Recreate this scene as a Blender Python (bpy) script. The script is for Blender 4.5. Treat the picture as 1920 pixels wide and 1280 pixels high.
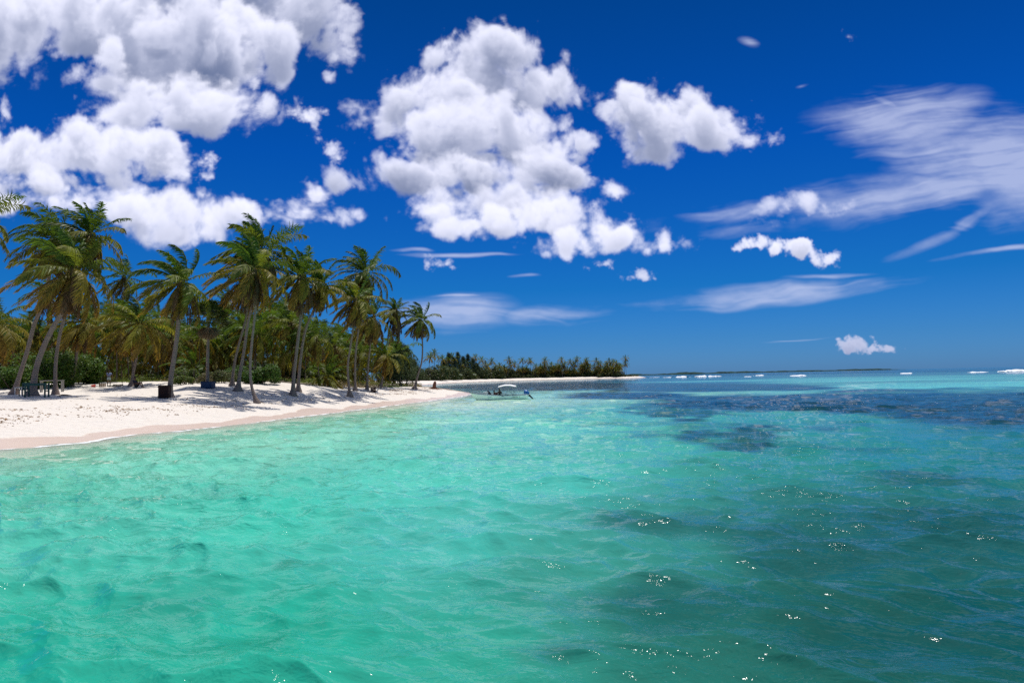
import bpy, math, random
import numpy as np
from mathutils import Vector, Matrix
sc = bpy.context.scene
COL = sc.collection
for _o in list(bpy.data.objects):
    bpy.data.objects.remove(_o)

# ------------------------------------------------------------------ camera
CAM_H = 2.4
FPX = 1280.0                       # focal length in pixels of the 1920 wide photograph (24 mm)
ROLL, PITCH = math.radians(1.2), math.radians(3.0)
_f = Vector((0, math.cos(PITCH), math.sin(PITCH)))
_r0 = Vector((1, 0, 0)); _u0 = _r0.cross(_f)
_r = _r0 * math.cos(ROLL) - _u0 * math.sin(ROLL)
_u = _u0 * math.cos(ROLL) + _r0 * math.sin(ROLL)
cam_data = bpy.data.cameras.new('camera'); cam = bpy.data.objects.new('camera', cam_data)
COL.objects.link(cam)
cam_data.sensor_width = 36.0; cam_data.lens = 24.0
cam_data.clip_start = 0.1; cam_data.clip_end = 60000
cam.matrix_world = Matrix(((_r.x, _u.x, -_f.x, 0), (_r.y, _u.y, -_f.y, 0), (_r.z, _u.z, -_f.z, CAM_H), (0, 0, 0, 1)))
sc.camera = cam

def ray(px, py):
    d = _f * FPX + _r * (px - 960) - _u * (py - 640)
    return d
def at(px, py, dist):              # point on the pixel's ray whose forward distance (y) is dist
    d = ray(px, py); t = dist / d.y
    return Vector((d.x * t, dist, CAM_H + d.z * t))
def on_plane(px, py, z=0.0):
    d = ray(px, py); t = (z - CAM_H) / d.z
    return Vector((d.x * t, d.y * t, z))
def project(p):
    v = Vector(p) - Vector((0, 0, CAM_H)); w = v.dot(_f)
    return 960 + FPX * v.dot(_r) / w, 640 - FPX * v.dot(_u) / w

# ------------------------------------------------------------------ exposure
sc.view_settings.view_transform = 'Standard'; sc.view_settings.look = 'None'
sc.view_settings.exposure = 0.0; sc.view_settings.gamma = 1.0
try: sc.view_settings.use_curve_mapping = False
except Exception: pass
sc.cycles.use_denoising = False
sc.cycles.max_bounces = 8; sc.cycles.transparent_max_bounces = 24
sc.cycles.sample_clamp_direct = 7.0; sc.cycles.sample_clamp_indirect = 4.0
sc.cycles.caustics_reflective = False; sc.cycles.caustics_refractive = False

# ------------------------------------------------------------------ node helper
class S:                            # a node socket that can be used in python expressions
    def __init__(s, tree, sock): s.t, s.s = tree, sock
    def __add__(a, b): return mth(a.t, 'ADD', a, b)
    def __radd__(a, b): return mth(a.t, 'ADD', a, b)
    def __sub__(a, b): return mth(a.t, 'SUBTRACT', a, b)
    def __rsub__(a, b): return mth(a.t, 'SUBTRACT', b, a)
    def __mul__(a, b): return mth(a.t, 'MULTIPLY', a, b)
    def __rmul__(a, b): return mth(a.t, 'MULTIPLY', a, b)
    def __truediv__(a, b): return mth(a.t, 'DIVIDE', a, b)
    def __pow__(a, b): return mth(a.t, 'POWER', a, b)
def put(t, inp, v):
    if isinstance(v, S): t.links.new(v.s, inp)
    elif v is not None: inp.default_value = v
def mth(t, op, *args, clamp=False):
    n = t.nodes.new('ShaderNodeMath'); n.operation = op; n.use_clamp = clamp
    for i, a in enumerate(args): put(t, n.inputs[i], a)
    return S(t, n.outputs[0])
def vmath(t, op, *args, scale=None):
    n = t.nodes.new('ShaderNodeVectorMath'); n.operation = op
    for i, a in enumerate(args): put(t, n.inputs[i], a)
    if scale is not None: put(t, n.inputs['Scale'], scale)
    return S(t, n.outputs['Value' if op in ('DOT_PRODUCT', 'LENGTH', 'DISTANCE') else 'Vector'])
def noise(t, vec, scale, detail=2, rough=0.5, lac=2.0, dist=0.0, color=False, dims='3D', w=None):
    n = t.nodes.new('ShaderNodeTexNoise'); n.noise_dimensions = dims
    put(t, n.inputs['Vector'], vec); n.inputs['Scale'].default_value = scale
    n.inputs['Detail'].default_value = detail; n.inputs['Roughness'].default_value = rough
    n.inputs['Lacunarity'].default_value = lac; n.inputs['Distortion'].default_value = dist
    return S(t, n.outputs['Color' if color else 'Fac'])
def smooth(t, v, a, b, lo=0.0, hi=1.0):
    n = t.nodes.new('ShaderNodeMapRange'); n.interpolation_type = 'SMOOTHSTEP'
    put(t, n.inputs[0], v); 
    for i, x in enumerate((a, b, lo, hi)): put(t, n.inputs[i + 1], x)
    return S(t, n.outputs[0])
def lin(t, v, a, b, lo=0.0, hi=1.0):
    n = t.nodes.new('ShaderNodeMapRange')
    put(t, n.inputs[0], v)
    for i, x in enumerate((a, b, lo, hi)): put(t, n.inputs[i + 1], x)
    return S(t, n.outputs[0])
def mixc(t, fac, a, b, mode='MIX'):
    n = t.nodes.new('ShaderNodeMix'); n.data_type = 'RGBA'; n.blend_type = mode
    put(t, n.inputs[0], fac)
    for i, c in ((6, a), (7, b)):
        if isinstance(c, S): t.links.new(c.s, n.inputs[i])
        else: n.inputs[i].default_value = (c[0], c[1], c[2], 1)
    return S(t, n.outputs[2])
def mapping(t, vec, loc=(0, 0, 0), rot=(0, 0, 0), scale=(1, 1, 1), kind='POINT'):
    n = t.nodes.new('ShaderNodeMapping'); n.vector_type = kind
    put(t, n.inputs['Vector'], vec); n.inputs['Location'].default_value = loc
    n.inputs['Rotation'].default_value = rot; n.inputs['Scale'].default_value = scale
    return S(t, n.outputs[0])
def combine(t, x, y, z):
    n = t.nodes.new('ShaderNodeCombineXYZ'); put(t, n.inputs[0], x); put(t, n.inputs[1], y); put(t, n.inputs[2], z)
    return S(t, n.outputs[0])
def split(t, v):
    n = t.nodes.new('ShaderNodeSeparateXYZ'); put(t, n.inputs[0], v)
    return [S(t, o) for o in n.outputs]

# ------------------------------------------------------------------ sun
SUN_EL, SUN_AZ = 75.0, 14.0        # azimuth measured from straight ahead (+Y) towards the right (+X)
el, az = math.radians(SUN_EL), math.radians(SUN_AZ)
sun_dir = Vector((math.sin(az) * math.cos(el), math.cos(az) * math.cos(el), math.sin(el)))
sun_data = bpy.data.lights.new('sun', 'SUN'); sun = bpy.data.objects.new('sun', sun_data)
COL.objects.link(sun)
sun_data.energy = 4.2; sun_data.angle = math.radians(0.5); sun_data.color = (1.0, 0.955, 0.89)
sun.rotation_euler = sun_dir.to_track_quat('Z', 'Y').to_euler(); sun.location = (0, 0, 60)

# ------------------------------------------------------------------ world: sky + clouds by direction
world = bpy.data.worlds.new("World"); sc.world = world; world.use_nodes = True
W = world.node_tree; W.nodes.clear()
sky = W.nodes.new('ShaderNodeTexSky'); sky.sky_type = 'NISHITA'; sky.sun_disc = False
sky.sun_elevation = el; sky.sun_rotation = az
sky.air_density = 1.0; sky.dust_density = 0.4; sky.ozone_density = 2.0
SKY = S(W, sky.outputs[0])
tc = W.nodes.new('ShaderNodeTexCoord')
D = S(W, tc.outputs['Generated'])
dx, dy, dz = split(W, D)
ady = mth(W, 'MAXIMUM', mth(W, 'ABSOLUTE', dy), 0.04)
U0, V0 = dx / ady, dz / ady
P0 = combine(W, U0, V0, 0.0)                       # gnomonic coordinates of the view direction

def uv(px, py):
    d = ray(px, py); return d.x / d.y, d.z / d.y
# ------------------------------------------------------------------ clouds: density of overlapping billows, lit slab by slab, as seen by direction
TX = 1.0 / 800.0                   # size of one cell in gnomonic units
UMIN, UMAX, VMIN, VMAX = -1.3, 1.3, -0.02, 0.9
NU, NV = int((UMAX - UMIN) / TX), int((VMAX - VMIN) / TX)
rng = np.random.default_rng(11)
def _tile(n=192):
    f = np.fft.fftfreq(n)[:, None, None] ** 2 + np.fft.fftfreq(n)[None, :, None] ** 2 + np.fft.rfftfreq(n)[None, None, :] ** 2
    f = np.sqrt(f).astype(np.float32)
    out = np.zeros((n, n, n), np.float32); tot = 0
    spec = np.fft.rfftn(rng.standard_normal((n, n, n)).astype(np.float32)).astype(np.complex64)
    for i, lam in enumerate((88, 46, 24, 12.5, 6.5, 3.4)):
        f0 = 1.0 / lam
        band = np.exp(-((f - f0) / (0.38 * f0)) ** 2).astype(np.float32)
        g = np.fft.irfftn(spec * band, s=(n, n, n)).astype(np.float32); g /= g.std()
        spec = np.roll(spec, 17 + i, axis=0)
        a = 0.57 ** i
        out += a * ((np.abs(g) - 0.72) * 0.75 + 0.5 * g) if i < 3 else a * 1.25 * g; tot += a
    return out / tot
TILE = _tile()
def fbm2(shape, lam, octs=5, gain=.5, aniso=1.0, seed=0):
    """smooth 2D noise on a grid, wavelengths from lam cells (along u) and lam/aniso (along v)"""
    r = np.random.default_rng(seed); ny, nx = shape; out = np.zeros(shape, np.float32); tot = 0
    yy, xx = np.mgrid[0:ny, 0:nx].astype(np.float32)
    for o in range(octs):
        lx, ly = max(lam / 2 ** o, 1.5), max(lam / aniso / 2 ** o, 1.5)
        out += gain ** o * vnoise(xx / lx + 7.3 * o, yy / ly + 3.1 * o, r.integers(1 << 30)); tot += gain ** o
    return out / tot
def vnoise(x, y, seed=0):
    """value noise in -1..1 with quintic interpolation, any float arrays"""
    r = np.random.default_rng(seed); T = r.uniform(-1, 1, (257, 257)).astype(np.float32)
    T[256] = T[0]; T[:, 256] = T[:, 0]
    xi, yi = np.floor(x), np.floor(y); fx, fy = x - xi, y - yi
    xi = (xi.astype(np.int64) & 255); yi = (yi.astype(np.int64) & 255)
    fx = fx * fx * fx * (fx * (fx * 6 - 15) + 10); fy = fy * fy * fy * (fy * (fy * 6 - 15) + 10)
    a = T[yi, xi] * (1 - fx) + T[yi, xi + 1] * fx; b = T[yi + 1, xi] * (1 - fx) + T[yi + 1, xi + 1] * fx
    return a * (1 - fy) + b * fy
def shift(a, dy, dx):
    """a moved so that out[y, x] = a[y+dy, x+dx], zero outside, fractional dy"""
    iy = int(math.floor(dy)); fy = dy - iy
    p = np.pad(a, ((0, iy + 2), (4, 4)))
    h = a.shape[0]; x0 = 4 + dx
    return p[iy:iy + h, x0:x0 + a.shape[1]] * (1 - fy) + p[iy + 1:iy + 1 + h, x0:x0 + a.shape[1]] * fy
def group(img, lst, seed, amp=0.030, sigma=170.0, soft=0.036, wcomp=0.62, flat=0.62, pitch=1.0, dens=1.0, gain=1.0, zs=1.0, grow=1.07, shade=1.0):
    """march one cloud from its far side to its near side and lay it over img (rgb + alpha)"""
    E = []
    for b in lst:
        u, v = uv(b[0], b[1]); rx, ry = (b[2] * grow + amp * 260) / FPX, (b[3] * grow + amp * 260) / FPX
        E.append((u, v, rx, ry, math.radians(b[4]) if len(b) > 4 else 0.0, b[5] if len(b) > 5 else 0.0))
    m = 2.2 * amp + 0.02
    u0 = max(UMIN, min(e[0] - max(e[2], e[3]) for e in E) - m); u1 = min(UMAX, max(e[0] + max(e[2], e[3]) for e in E) + m)
    v0 = max(VMIN, min(e[1] - max(e[3], .7 * e[2] * abs(math.sin(e[4]))) for e in E) - m); v1 = min(VMAX, max(e[1] + e[3] for e in E) + m)
    i0, i1, j0, j1 = int((u0 - UMIN) / TX), int((u1 - UMIN) / TX), int((v0 - VMIN) / TX), int((v1 - VMIN) / TX)
    U = (UMIN + (np.arange(i0, i1) + .5) * TX)[None, :].astype(np.float32); V = (VMIN + (np.arange(j0, j1) + .5) * TX)[:, None].astype(np.float32)
    shp = (j1 - j0, i1 - i0)
    R = max(min(e[2], e[3] * 1.5) for e in E) * 0.9 * zs + amp
    dwc = max(2.5, 2 * R / TX / 56); K = int(2 * R / TX / dwc) + 1; dw = dwc * TX
    wu = fbm2(shp, 130, 2, seed=seed) * 22; wv = fbm2(shp, 130, 2, seed=seed + 1) * 22
    bu = (np.arange(i0, i1)[None, :] * pitch + wu + seed * 37).astype(np.float32); bv = (np.arange(j0, j1)[:, None] * pitch + wv + seed * 53).astype(np.float32)
    n = TILE.shape[0]
    BU = bu.astype(np.int64) % n; BV = bv.astype(np.int64) % n
    # 2D squared distances to every blob, once
    Q = []
    U = U + .0085 * fbm2(shp, 64 / pitch, 3, .6, seed=seed + 5) + .0045 * fbm2(shp, 15 / pitch, 3, .65, seed=seed + 6)
    V = V + .0075 * fbm2(shp, 64 / pitch, 3, .6, seed=seed + 7) + .0040 * fbm2(shp, 15 / pitch, 3, .65, seed=seed + 8)
    for (u, v, rx, ry, a, wo_) in E:
        du = U - u; dv = V - v
        if a: du, dv = du * math.cos(a) + dv * math.sin(a), -du * math.sin(a) + dv * math.cos(a)
        ryy = np.where(dv < 0, ry * flat, ry)
        Q.append((du / rx) ** 2 + (dv / ryy) ** 2)
    tau = np.zeros(shp, np.float32); Cs = np.zeros(shp, np.float32); Ca = np.zeros(shp, np.float32); T = np.ones(shp, np.float32)
    for k in range(K):
        w = R - (k + .5) * dw                          # far (w = +R) to near (w = -R)
        sd = np.full(shp, -1.0, np.float32)
        for q, (u, v, rx, ry, a, wo_) in zip(Q, E):
            rz = min(rx, ry * 1.5) * 0.9 * zs; rm = min(rx, ry)
            z = ((w - wo_) / rz) ** 2
            if z > 2.5: continue
            s = (1.0 - np.sqrt(q + z)) * rm
            sd = np.maximum(sd, s) + np.maximum(0, rm * .25 - np.abs(sd - s)) ** 2 / rm
        act = sd > -2.0 * amp
        if not act.any():
            tau *= 0.985; continue
        nz = TILE[BV, BU, int((k * dwc * pitch + seed * 11)) % n]
        la = amp * np.clip(0.35 + (sd + .03) * 6, .45, 1.0)
        rho = np.clip((sd + nz * la * 2.0) / soft, 0, 1) ** 1.5 * act * dens * np.clip(0.75 + nz * 1.6, .15, 1.6)
        a_ = rho * (sigma * dw)
        sh = dwc * math.sqrt(max(1 - wcomp ** 2, .01)) / wcomp
        tau = shift(tau, sh, (0, 1, 0, -1, 1)[k % 5]) * 0.986
        tau = 0.52 * tau + 0.12 * (np.roll(tau, 4, 1) + np.roll(tau, -4, 1)) + .08 * (np.roll(tau, 9, 1) + np.roll(tau, -9, 1) + np.roll(tau, 3, 0))
        tau = tau + a_ / wcomp * (0.55 * shade)
        L = 0.36 * np.exp(-tau * .42) + 0.50 * np.exp(-tau * .11) + 0.14 * np.exp(-tau * .02)
        al = 1 - np.exp(-a_)
        Cs = Cs * (1 - al) + L * al
        hgt = 0.55 + 0.45 * np.exp(-tau * .12)
        Ca = Ca * (1 - al) + hgt * al
        T = T * (1 - al)
    alpha = 1 - T
    sub = img[j0:j1, i0:i1]
    s = Cs * gain
    rgb = np.stack([s * 1.0 + Ca * 0.025, s * 0.91 + Ca * 0.125, s * 0.79 + Ca * 0.42], -1)
    sub[..., :3] = sub[..., :3] * (1 - alpha[..., None]) + rgb
    sub[..., 3] = sub[..., 3] * (1 - alpha) + alpha
def cirrus_layer(img):
    yy, xx = np.mgrid[0:NV, 0:NU].astype(np.float32)
    U = UMIN + (xx + .5) * TX; V = VMIN + (yy + .5) * TX
    wx = fbm2((NV, NU), 420, 2, .4, 1.6, 21); wy = fbm2((NV, NU), 420, 2, .4, 1.6, 22)
    wf = fbm2((NV, NU), 90, 3, .5, 2.0, 23)
    d = np.full((NV, NU), 9.0, np.float32)
    Uw = U + wx * .05 + wf * .03; Vw = V + wy * .02 + wf * .008
    for b in CIR:
        u, v = uv(b[0], b[1]); rx, ry = b[2] / FPX, b[3] / FPX; a = math.radians(b[4]) if len(b) > 4 else 0
        s = b[5] if len(b) > 5 else 1.0
        du = Uw - u; dv = Vw - v
        du, dv = du * math.cos(a) + dv * math.sin(a), -du * math.sin(a) + dv * math.cos(a)
        q = np.sqrt((du / rx) ** 2 + (dv / ry) ** 2)
        d = np.minimum(d, q + (1 - s))
    body = np.clip(1.3 - d, 0, 1) * .85
    # fibres: noise stretched along curved streamlines
    ang = np.float32(0.03)
    sx = xx * np.cos(ang) + yy * np.sin(ang) + 40 * wx; sy = -xx * np.sin(ang) + yy * np.cos(ang) + 40 * wy + 12 * wf
    f = 0
    for i, (lx, ly, a) in enumerate(((170, 26, .9), (120, 12, .8), (70, 6, .6), (40, 3.2, .42), (22, 2.0, .28))):
        f = f + a * vnoise(sx / lx, sy / ly, 300 + i)
    puff = fbm2((NV, NU), 110, 6, .58, 2.2, 33)
    c = np.clip(body * 1.25 + (f * .23 + puff * .62) * np.clip(body * 1.8, 0, 1) - 0.27, 0, 1)
    al = 0.62 * (c * c * (1.6 - .6 * c)) ** .8
    col_ = np.array([0.62, 0.68, 0.92], np.float32)
    img[..., :3] = img[..., :3] * (1 - al[..., None]) + col_ * al[..., None]
    img[..., 3] = img[..., 3] * (1 - al) + al
CIR = [(1690,240,190,85,-6),(1840,290,220,95,0),(1930,330,180,110,0),(1340,395,190,28,2,.95),(1640,378,280,52,2),(1900,360,150,80,14),(1780,428,130,18,24),(1650,200,20,44,30,.85),
       (1850,478,130,8,5,.9),(1450,540,280,26,2,.95),(1060,578,160,26,4,.9),(860,585,190,48,4,.8),(890,470,130,5,0,.85),(870,550,60,5,0,.8),(985,512,30,5,0,.85),
       (1410,85,32,24,0,.55),(1510,158,30,6,10,.7),(1560,510,130,8,0,.8),(1500,627,130,3,0,.6),(1380,420,140,30,0,.6),(800,465,60,5,0,.7)]
def make_sky_image():
    img = np.zeros((NV, NU, 4), np.float32)
    cirrus_layer(img)
    # far and small first
    group(img, [(1592,650,16,12),(1612,648,16,10),(1640,658,28,6),(1600,640,8,8)], 31, amp=0.004, soft=.006, wcomp=.4, pitch=4.0, sigma=260, gain=.6, dens=.7, grow=1.5)
    group(img, [(1190,518,12,7),(1217,516,12,7),(818,498,18,9),(1125,495,12,6)], 32, amp=.008, soft=.010, wcomp=.45, pitch=3.0, sigma=160, gain=.8, dens=.5, grow=1.3)
    group(img, [(1490,385,46,18),(1535,390,40,14),(1455,398,34,10),(1440,418,30,6)], 33, amp=0.01, soft=0.03, wcomp=.5, pitch=2.0, sigma=120, gain=.9, dens=.6, grow=1.3)
    group(img, [(1428,460,24,12),(1460,466,22,12),(1497,470,24,18),(1525,486,26,12,-20),(1556,496,16,8)], 34, amp=0.008, soft=.012, wcomp=.5, pitch=2.4, sigma=170, grow=1.3)
    group(img, [(1592,69,10,9)], 35, amp=.006, soft=.02, pitch=3, sigma=100)
    # lower left mass
    group(img, [(300,398,88,46),(235,385,55,36),(360,410,90,40),(440,400,60,26),(590,378,30,30),(560,404,60,22),(620,412,40,14),(500,405,40,18),(340,440,90,34),(150,378,120,22,0,.05),(30,380,120,16,0,.05),(-100,390,120,20)], 41, amp=0.014, wcomp=.50, pitch=1.3, sigma=160, grow=1.2)
    # middle left mass
    group(img, [(40,300,150,46),(225,285,105,56),(300,310,60,38),(205,225,46,26),(60,345,130,24,0,-.05),(-60,290,120,50),(150,255,60,30),(2,228,14,22)], 42, amp=0.022, wcomp=.42, pitch=1.1, sigma=150)
    group(img, [(386,310,13,14),(384,328,12,16),(570,215,26,16),(592,240,9,20),(634,288,11,14),(626,310,7,18,-20)], 43, amp=.012, soft=.016, wcomp=.6, pitch=2.2, sigma=130, dens=.7, grow=1.25)
    group(img, [(45,112,34,20,-30),(70,140,20,22)], 44, amp=.02, soft=.05, wcomp=.6, pitch=1.7, sigma=70, dens=.5)
    # upper left mass
    K1 = dict(amp=.024, wcomp=.50, pitch=0.95, sigma=115, flat=.85, shade=1.6)
    group(img, [(480,20,60,60),(420,10,150,50),(585,20,62,50),(628,70,44,46),(640,100,34,36),(250,-90,400,90)], 51, **K1)
    group(img, [(470,110,62,62),(455,60,70,50),(500,140,30,30)], 52, **K1)
    group(img, [(50,20,230,62),(130,72,110,30),(-120,100,160,90),(215,60,60,50)], 53, **K1)
    group(img, [(330,85,130,80),(280,130,100,70),(380,120,90,60),(300,40,120,40)], 54, **dict(K1, wcomp=.64, shade=2.6))
    group(img, [(405,205,96,52),(290,195,96,50),(450,215,50,34),(350,180,90,30),(215,150,46,40)], 55, **K1)
    # right cumulus
    group(img, [(1195,210,56,46),(1245,240,70,48),(1320,250,62,36),(1280,210,40,28),(1385,268,36,16),(1222,164,14,18),(1230,285,50,28),(1170,190,30,24)], 46, amp=.016, wcomp=.45, pitch=1.3, sigma=150, grow=1.28, shade=1.8)
    # main cumulus and the lumps in front of its foot
    group(img, [(1150,358,32,20),(1113,382,16,10)], 47, amp=0.008, wcomp=.5, pitch=2, sigma=180)
    K2 = dict(amp=.020, wcomp=.45, pitch=1.05, sigma=125, flat=.8, shade=2.4)
    group(img, [(935,105,80,58),(855,108,52,42),(1005,165,84,46),(1060,185,40,26),(910,160,100,56)], 61, **K2)
    group(img, [(810,190,80,48),(715,218,60,26),(668,228,30,13),(770,235,60,40)], 62, **K2)
    group(img, [(890,250,120,62),(970,250,80,50),(1020,285,72,46),(800,285,56,36),(860,300,100,40)], 63, **K2)
    group(img, [(870,335,130,40),(745,325,70,20),(690,345,48,12),(1000,335,92,44),(1040,320,50,40)], 64, **dict(K2, wcomp=.52, shade=3.8))
    group(img, [(955,385,128,34),(830,378,58,26),(1040,385,50,36)], 65, **dict(K2, amp=.014, shade=3.2))
    group(img, [(905,425,105,30),(1010,415,90,36),(820,395,50,22),(1060,405,48,42),(900,440,44,14)], 49, amp=0.012, wcomp=.52, pitch=1.4, sigma=180, grow=1.15)
    group(img, [(1080,462,66,22),(1150,445,44,30),(1225,464,56,15),(1025,466,24,9)], 50, amp=0.01, wcomp=.5, pitch=1.6, sigma=180, grow=1.3)
    return img
# ------------------------------------------------------------------ world shader
rp = W.nodes.new('ShaderNodeValToRGB'); W.links.new(dz.s, rp.inputs[0])
e = rp.color_ramp.elements
stops = [(0.0, (.15, .41, 1.08)), (0.05, (.095, .36, .90)), (0.125, (.028, .315, .79)), (0.31, (.006, .25, .78)), (0.51, (.003, .19, .54)), (0.62, (.55, .68, .95)), (1.0, (.8, .9, 1.1))]
e[0].position, e[1].position = 0.0, 1.0
while len(e) < len(stops): e.new(.5)
for el_, (ps, c) in zip(e, stops): el_.position = ps; el_.color = (*c, 1)
base = mixc(W, 1.0, SKY, S(W, rp.outputs[0]), 'MULTIPLY')       # the physical sky through a polarising filter
# broken cloud overhead, above the frame, lights the shade and shows in the wave faces
P_top = combine(W, dx / mth(W, 'MAXIMUM', dz, .2), dy / mth(W, 'MAXIMUM', dz, .2), 0.0)
_img = bpy.data.images.new('cloud_field', NU, NV, alpha=True, float_buffer=True)
_img.colorspace_settings.name = 'Non-Color'; _img.alpha_mode = 'CHANNEL_PACKED'
_img.pixels.foreach_set(make_sky_image().ravel())
it = W.nodes.new('ShaderNodeTexImage'); it.image = _img; it.extension = 'CLIP'; it.interpolation = 'Linear'
front = mth(W, 'GREATER_THAN', dy, 0.05)
put(W, it.inputs[0], vmath(W, 'MULTIPLY_ADD', P0, (1 / (UMAX - UMIN), 1 / (VMAX - VMIN), 0), (-UMIN / (UMAX - UMIN), -VMIN / (VMAX - VMIN), 0)))
CA = mth(W, 'MULTIPLY', S(W, it.outputs[1]), front)
CR = vmath(W, 'SCALE', S(W, it.outputs[0]), scale=mth(W, 'MULTIPLY', front, 10.0))
ovr = smooth(W, noise(W, P_top, 2.2, 5, .6), .42, .58) * smooth(W, dz, .50, .60)
base = mixc(W, ovr * .8, base, (6.0, 6.3, 7.2))
tot = vmath(W, 'ADD', vmath(W, 'SCALE', base, scale=1.0 - CA), CR)
bg = W.nodes.new('ShaderNodeBackground'); put(W, bg.inputs[0], tot); bg.inputs[1].default_value = 0.10
wo = W.nodes.new('ShaderNodeOutputWorld'); W.links.new(bg.outputs[0], wo.inputs[0])
world.cycles.sampling_method = 'MANUAL'; world.cycles.sample_map_resolution = 1024
# ================================================================== mesh helpers
def np_mesh(name, verts, faces, mats=(), smooth=True, colors=None, attrs=None):
    """verts (n,3); faces (m,4) or (m,3) arrays; colours per vertex"""
    verts = np.asarray(verts, np.float32); faces = np.asarray(faces, np.int32)
    me = bpy.data.meshes.new(name)
    k = faces.shape[1]
    me.vertices.add(len(verts)); me.vertices.foreach_set('co', verts.ravel())
    me.loops.add(faces.size); me.loops.foreach_set('vertex_index', faces.ravel())
    me.polygons.add(len(faces)); me.polygons.foreach_set('loop_start', np.arange(0, faces.size, k, dtype=np.int32))
    try: me.polygons.foreach_set('loop_total', np.full(len(faces), k, np.int32))
    except Exception: pass
    me.update(calc_edges=True)
    if smooth: me.shade_smooth()
    if colors is not None:
        c = np.ones((len(verts), 4), np.float32); c[:, :3] = colors
        me.attributes.new('col', 'FLOAT_COLOR', 'POINT').data.foreach_set('color', c.ravel())
    for kk, vv in (attrs or {}).items():
        me.attributes.new(kk, 'FLOAT', 'POINT').data.foreach_set('value', np.asarray(vv, np.float32))
    for m in mats: me.materials.append(m)
    return me
def link(name, me, parent=None, loc=None, rot=None, scale=None):
    o = bpy.data.objects.new(name, me); COL.objects.link(o)
    if parent: o.parent = parent
    if loc is not None: o.location = loc
    if rot is not None: o.rotation_euler = rot
    if scale is not None: o.scale = scale if hasattr(scale, '__len__') else (scale,) * 3
    return o
def tag(o, label=None, cat=None, group=None, kind=None):
    if label: o['label'] = label
    if cat: o['category'] = cat
    if group: o['group'] = group
    if kind: o['kind'] = kind
    return o
def empty(name, loc, label, cat, group=None, rotz=0.0):
    o = bpy.data.objects.new(name, None); COL.objects.link(o); o.location = loc; o.rotation_euler = (0, 0, rotz)
    o.empty_display_size = .2
    return tag(o, label, cat, group)
class MB:                           # collects quads
    def __init__(s): s.v = []; s.f = []; s.n = 0; s.c = []
    def add(s, v, f, c=None):
        v = np.asarray(v, np.float32).reshape(-1, 3); f = np.asarray(f, np.int64)
        s.v.append(v); s.f.append(f + s.n); s.n += len(v)
        if c is not None: s.c.append(np.broadcast_to(np.asarray(c, np.float32), (len(v), 3)))
        return s
    def box(s, c, size, rotz=0, tilt=None, c_=None):
        x, y, z = [q / 2 for q in size]
        v = np.array([(-x,-y,-z),(x,-y,-z),(x,y,-z),(-x,y,-z),(-x,-y,z),(x,-y,z),(x,y,z),(-x,y,z)], float)
        M = Matrix.Rotation(rotz, 3, 'Z')
        if tilt: M = M @ Matrix.Rotation(tilt[0], 3, tilt[1])
        v = v @ np.array(M).T + np.array(c)
        return s.add(v, [(0,3,2,1),(4,5,6,7),(0,1,5,4),(1,2,6,5),(2,3,7,6),(3,0,4,7)], c_)
    def tube(s, pts, rad, sides=8, cap=True, c=None):
        pts = np.asarray(pts, float); n = len(pts); rad = np.broadcast_to(rad, (n,)) if np.ndim(rad) < 2 else rad
        T = np.gradient(pts, axis=0); T /= np.linalg.norm(T, axis=1)[:, None] + 1e-9
        ref = np.array((0, 0, 1.)) if abs(T[0][2]) < .8 else np.array((1., 0, 0))
        V = []; a = np.arange(sides) * 2 * math.pi / sides
        B = None
        for i in range(n):
            if B is None: B = np.cross(T[i], ref)
            else: B = B - T[i] * B.dot(T[i])
            B = B / np.linalg.norm(B); N = np.cross(B, T[i])
            V.append(pts[i] + rad[i] * (np.cos(a)[:, None] * B + np.sin(a)[:, None] * N))
        V = np.concatenate(V); F = []
        for i in range(n - 1):
            for k in range(sides):
                k2 = (k + 1) % sides
                F.append((i * sides + k, i * sides + k2, (i + 1) * sides + k2, (i + 1) * sides + k))
        m = len(V)
        if cap:
            V = np.concatenate([V, pts[:1], pts[-1:]])
            for k in range(0, sides, 1):
                k2 = (k + 1) % sides
                F.append((m, k2, k, m)); F.append((m + 1, (n - 1) * sides + k, (n - 1) * sides + k2, m + 1))
        F = np.array(F)
        return s.add(V, F, c)
    def mesh(s, name, mats, smooth=True):
        v = np.concatenate(s.v); f = np.concatenate(s.f)
        deg = f[:, 0] == f[:, 3]
        me = bpy.data.meshes.new(name)
        fl = [tuple(q) for q in f[~deg]] + [tuple(q[:3]) for q in f[deg]]
        me.from_pydata([tuple(q) for q in v.tolist()], [], fl)
        if smooth: me.shade_smooth()
        if s.c:
            c = np.ones((len(v), 4), np.float32); c[:, :3] = np.concatenate(s.c)
            me.attributes.new('col', 'FLOAT_COLOR', 'POINT').data.foreach_set('color', c.ravel())
        for m in mats: me.materials.append(m)
        return me
def bevel(o, w=.01, seg=2):
    m = o.modifiers.new('bevel', 'BEVEL'); m.width = w; m.segments = seg; m.limit_method = 'ANGLE'; return o

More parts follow.
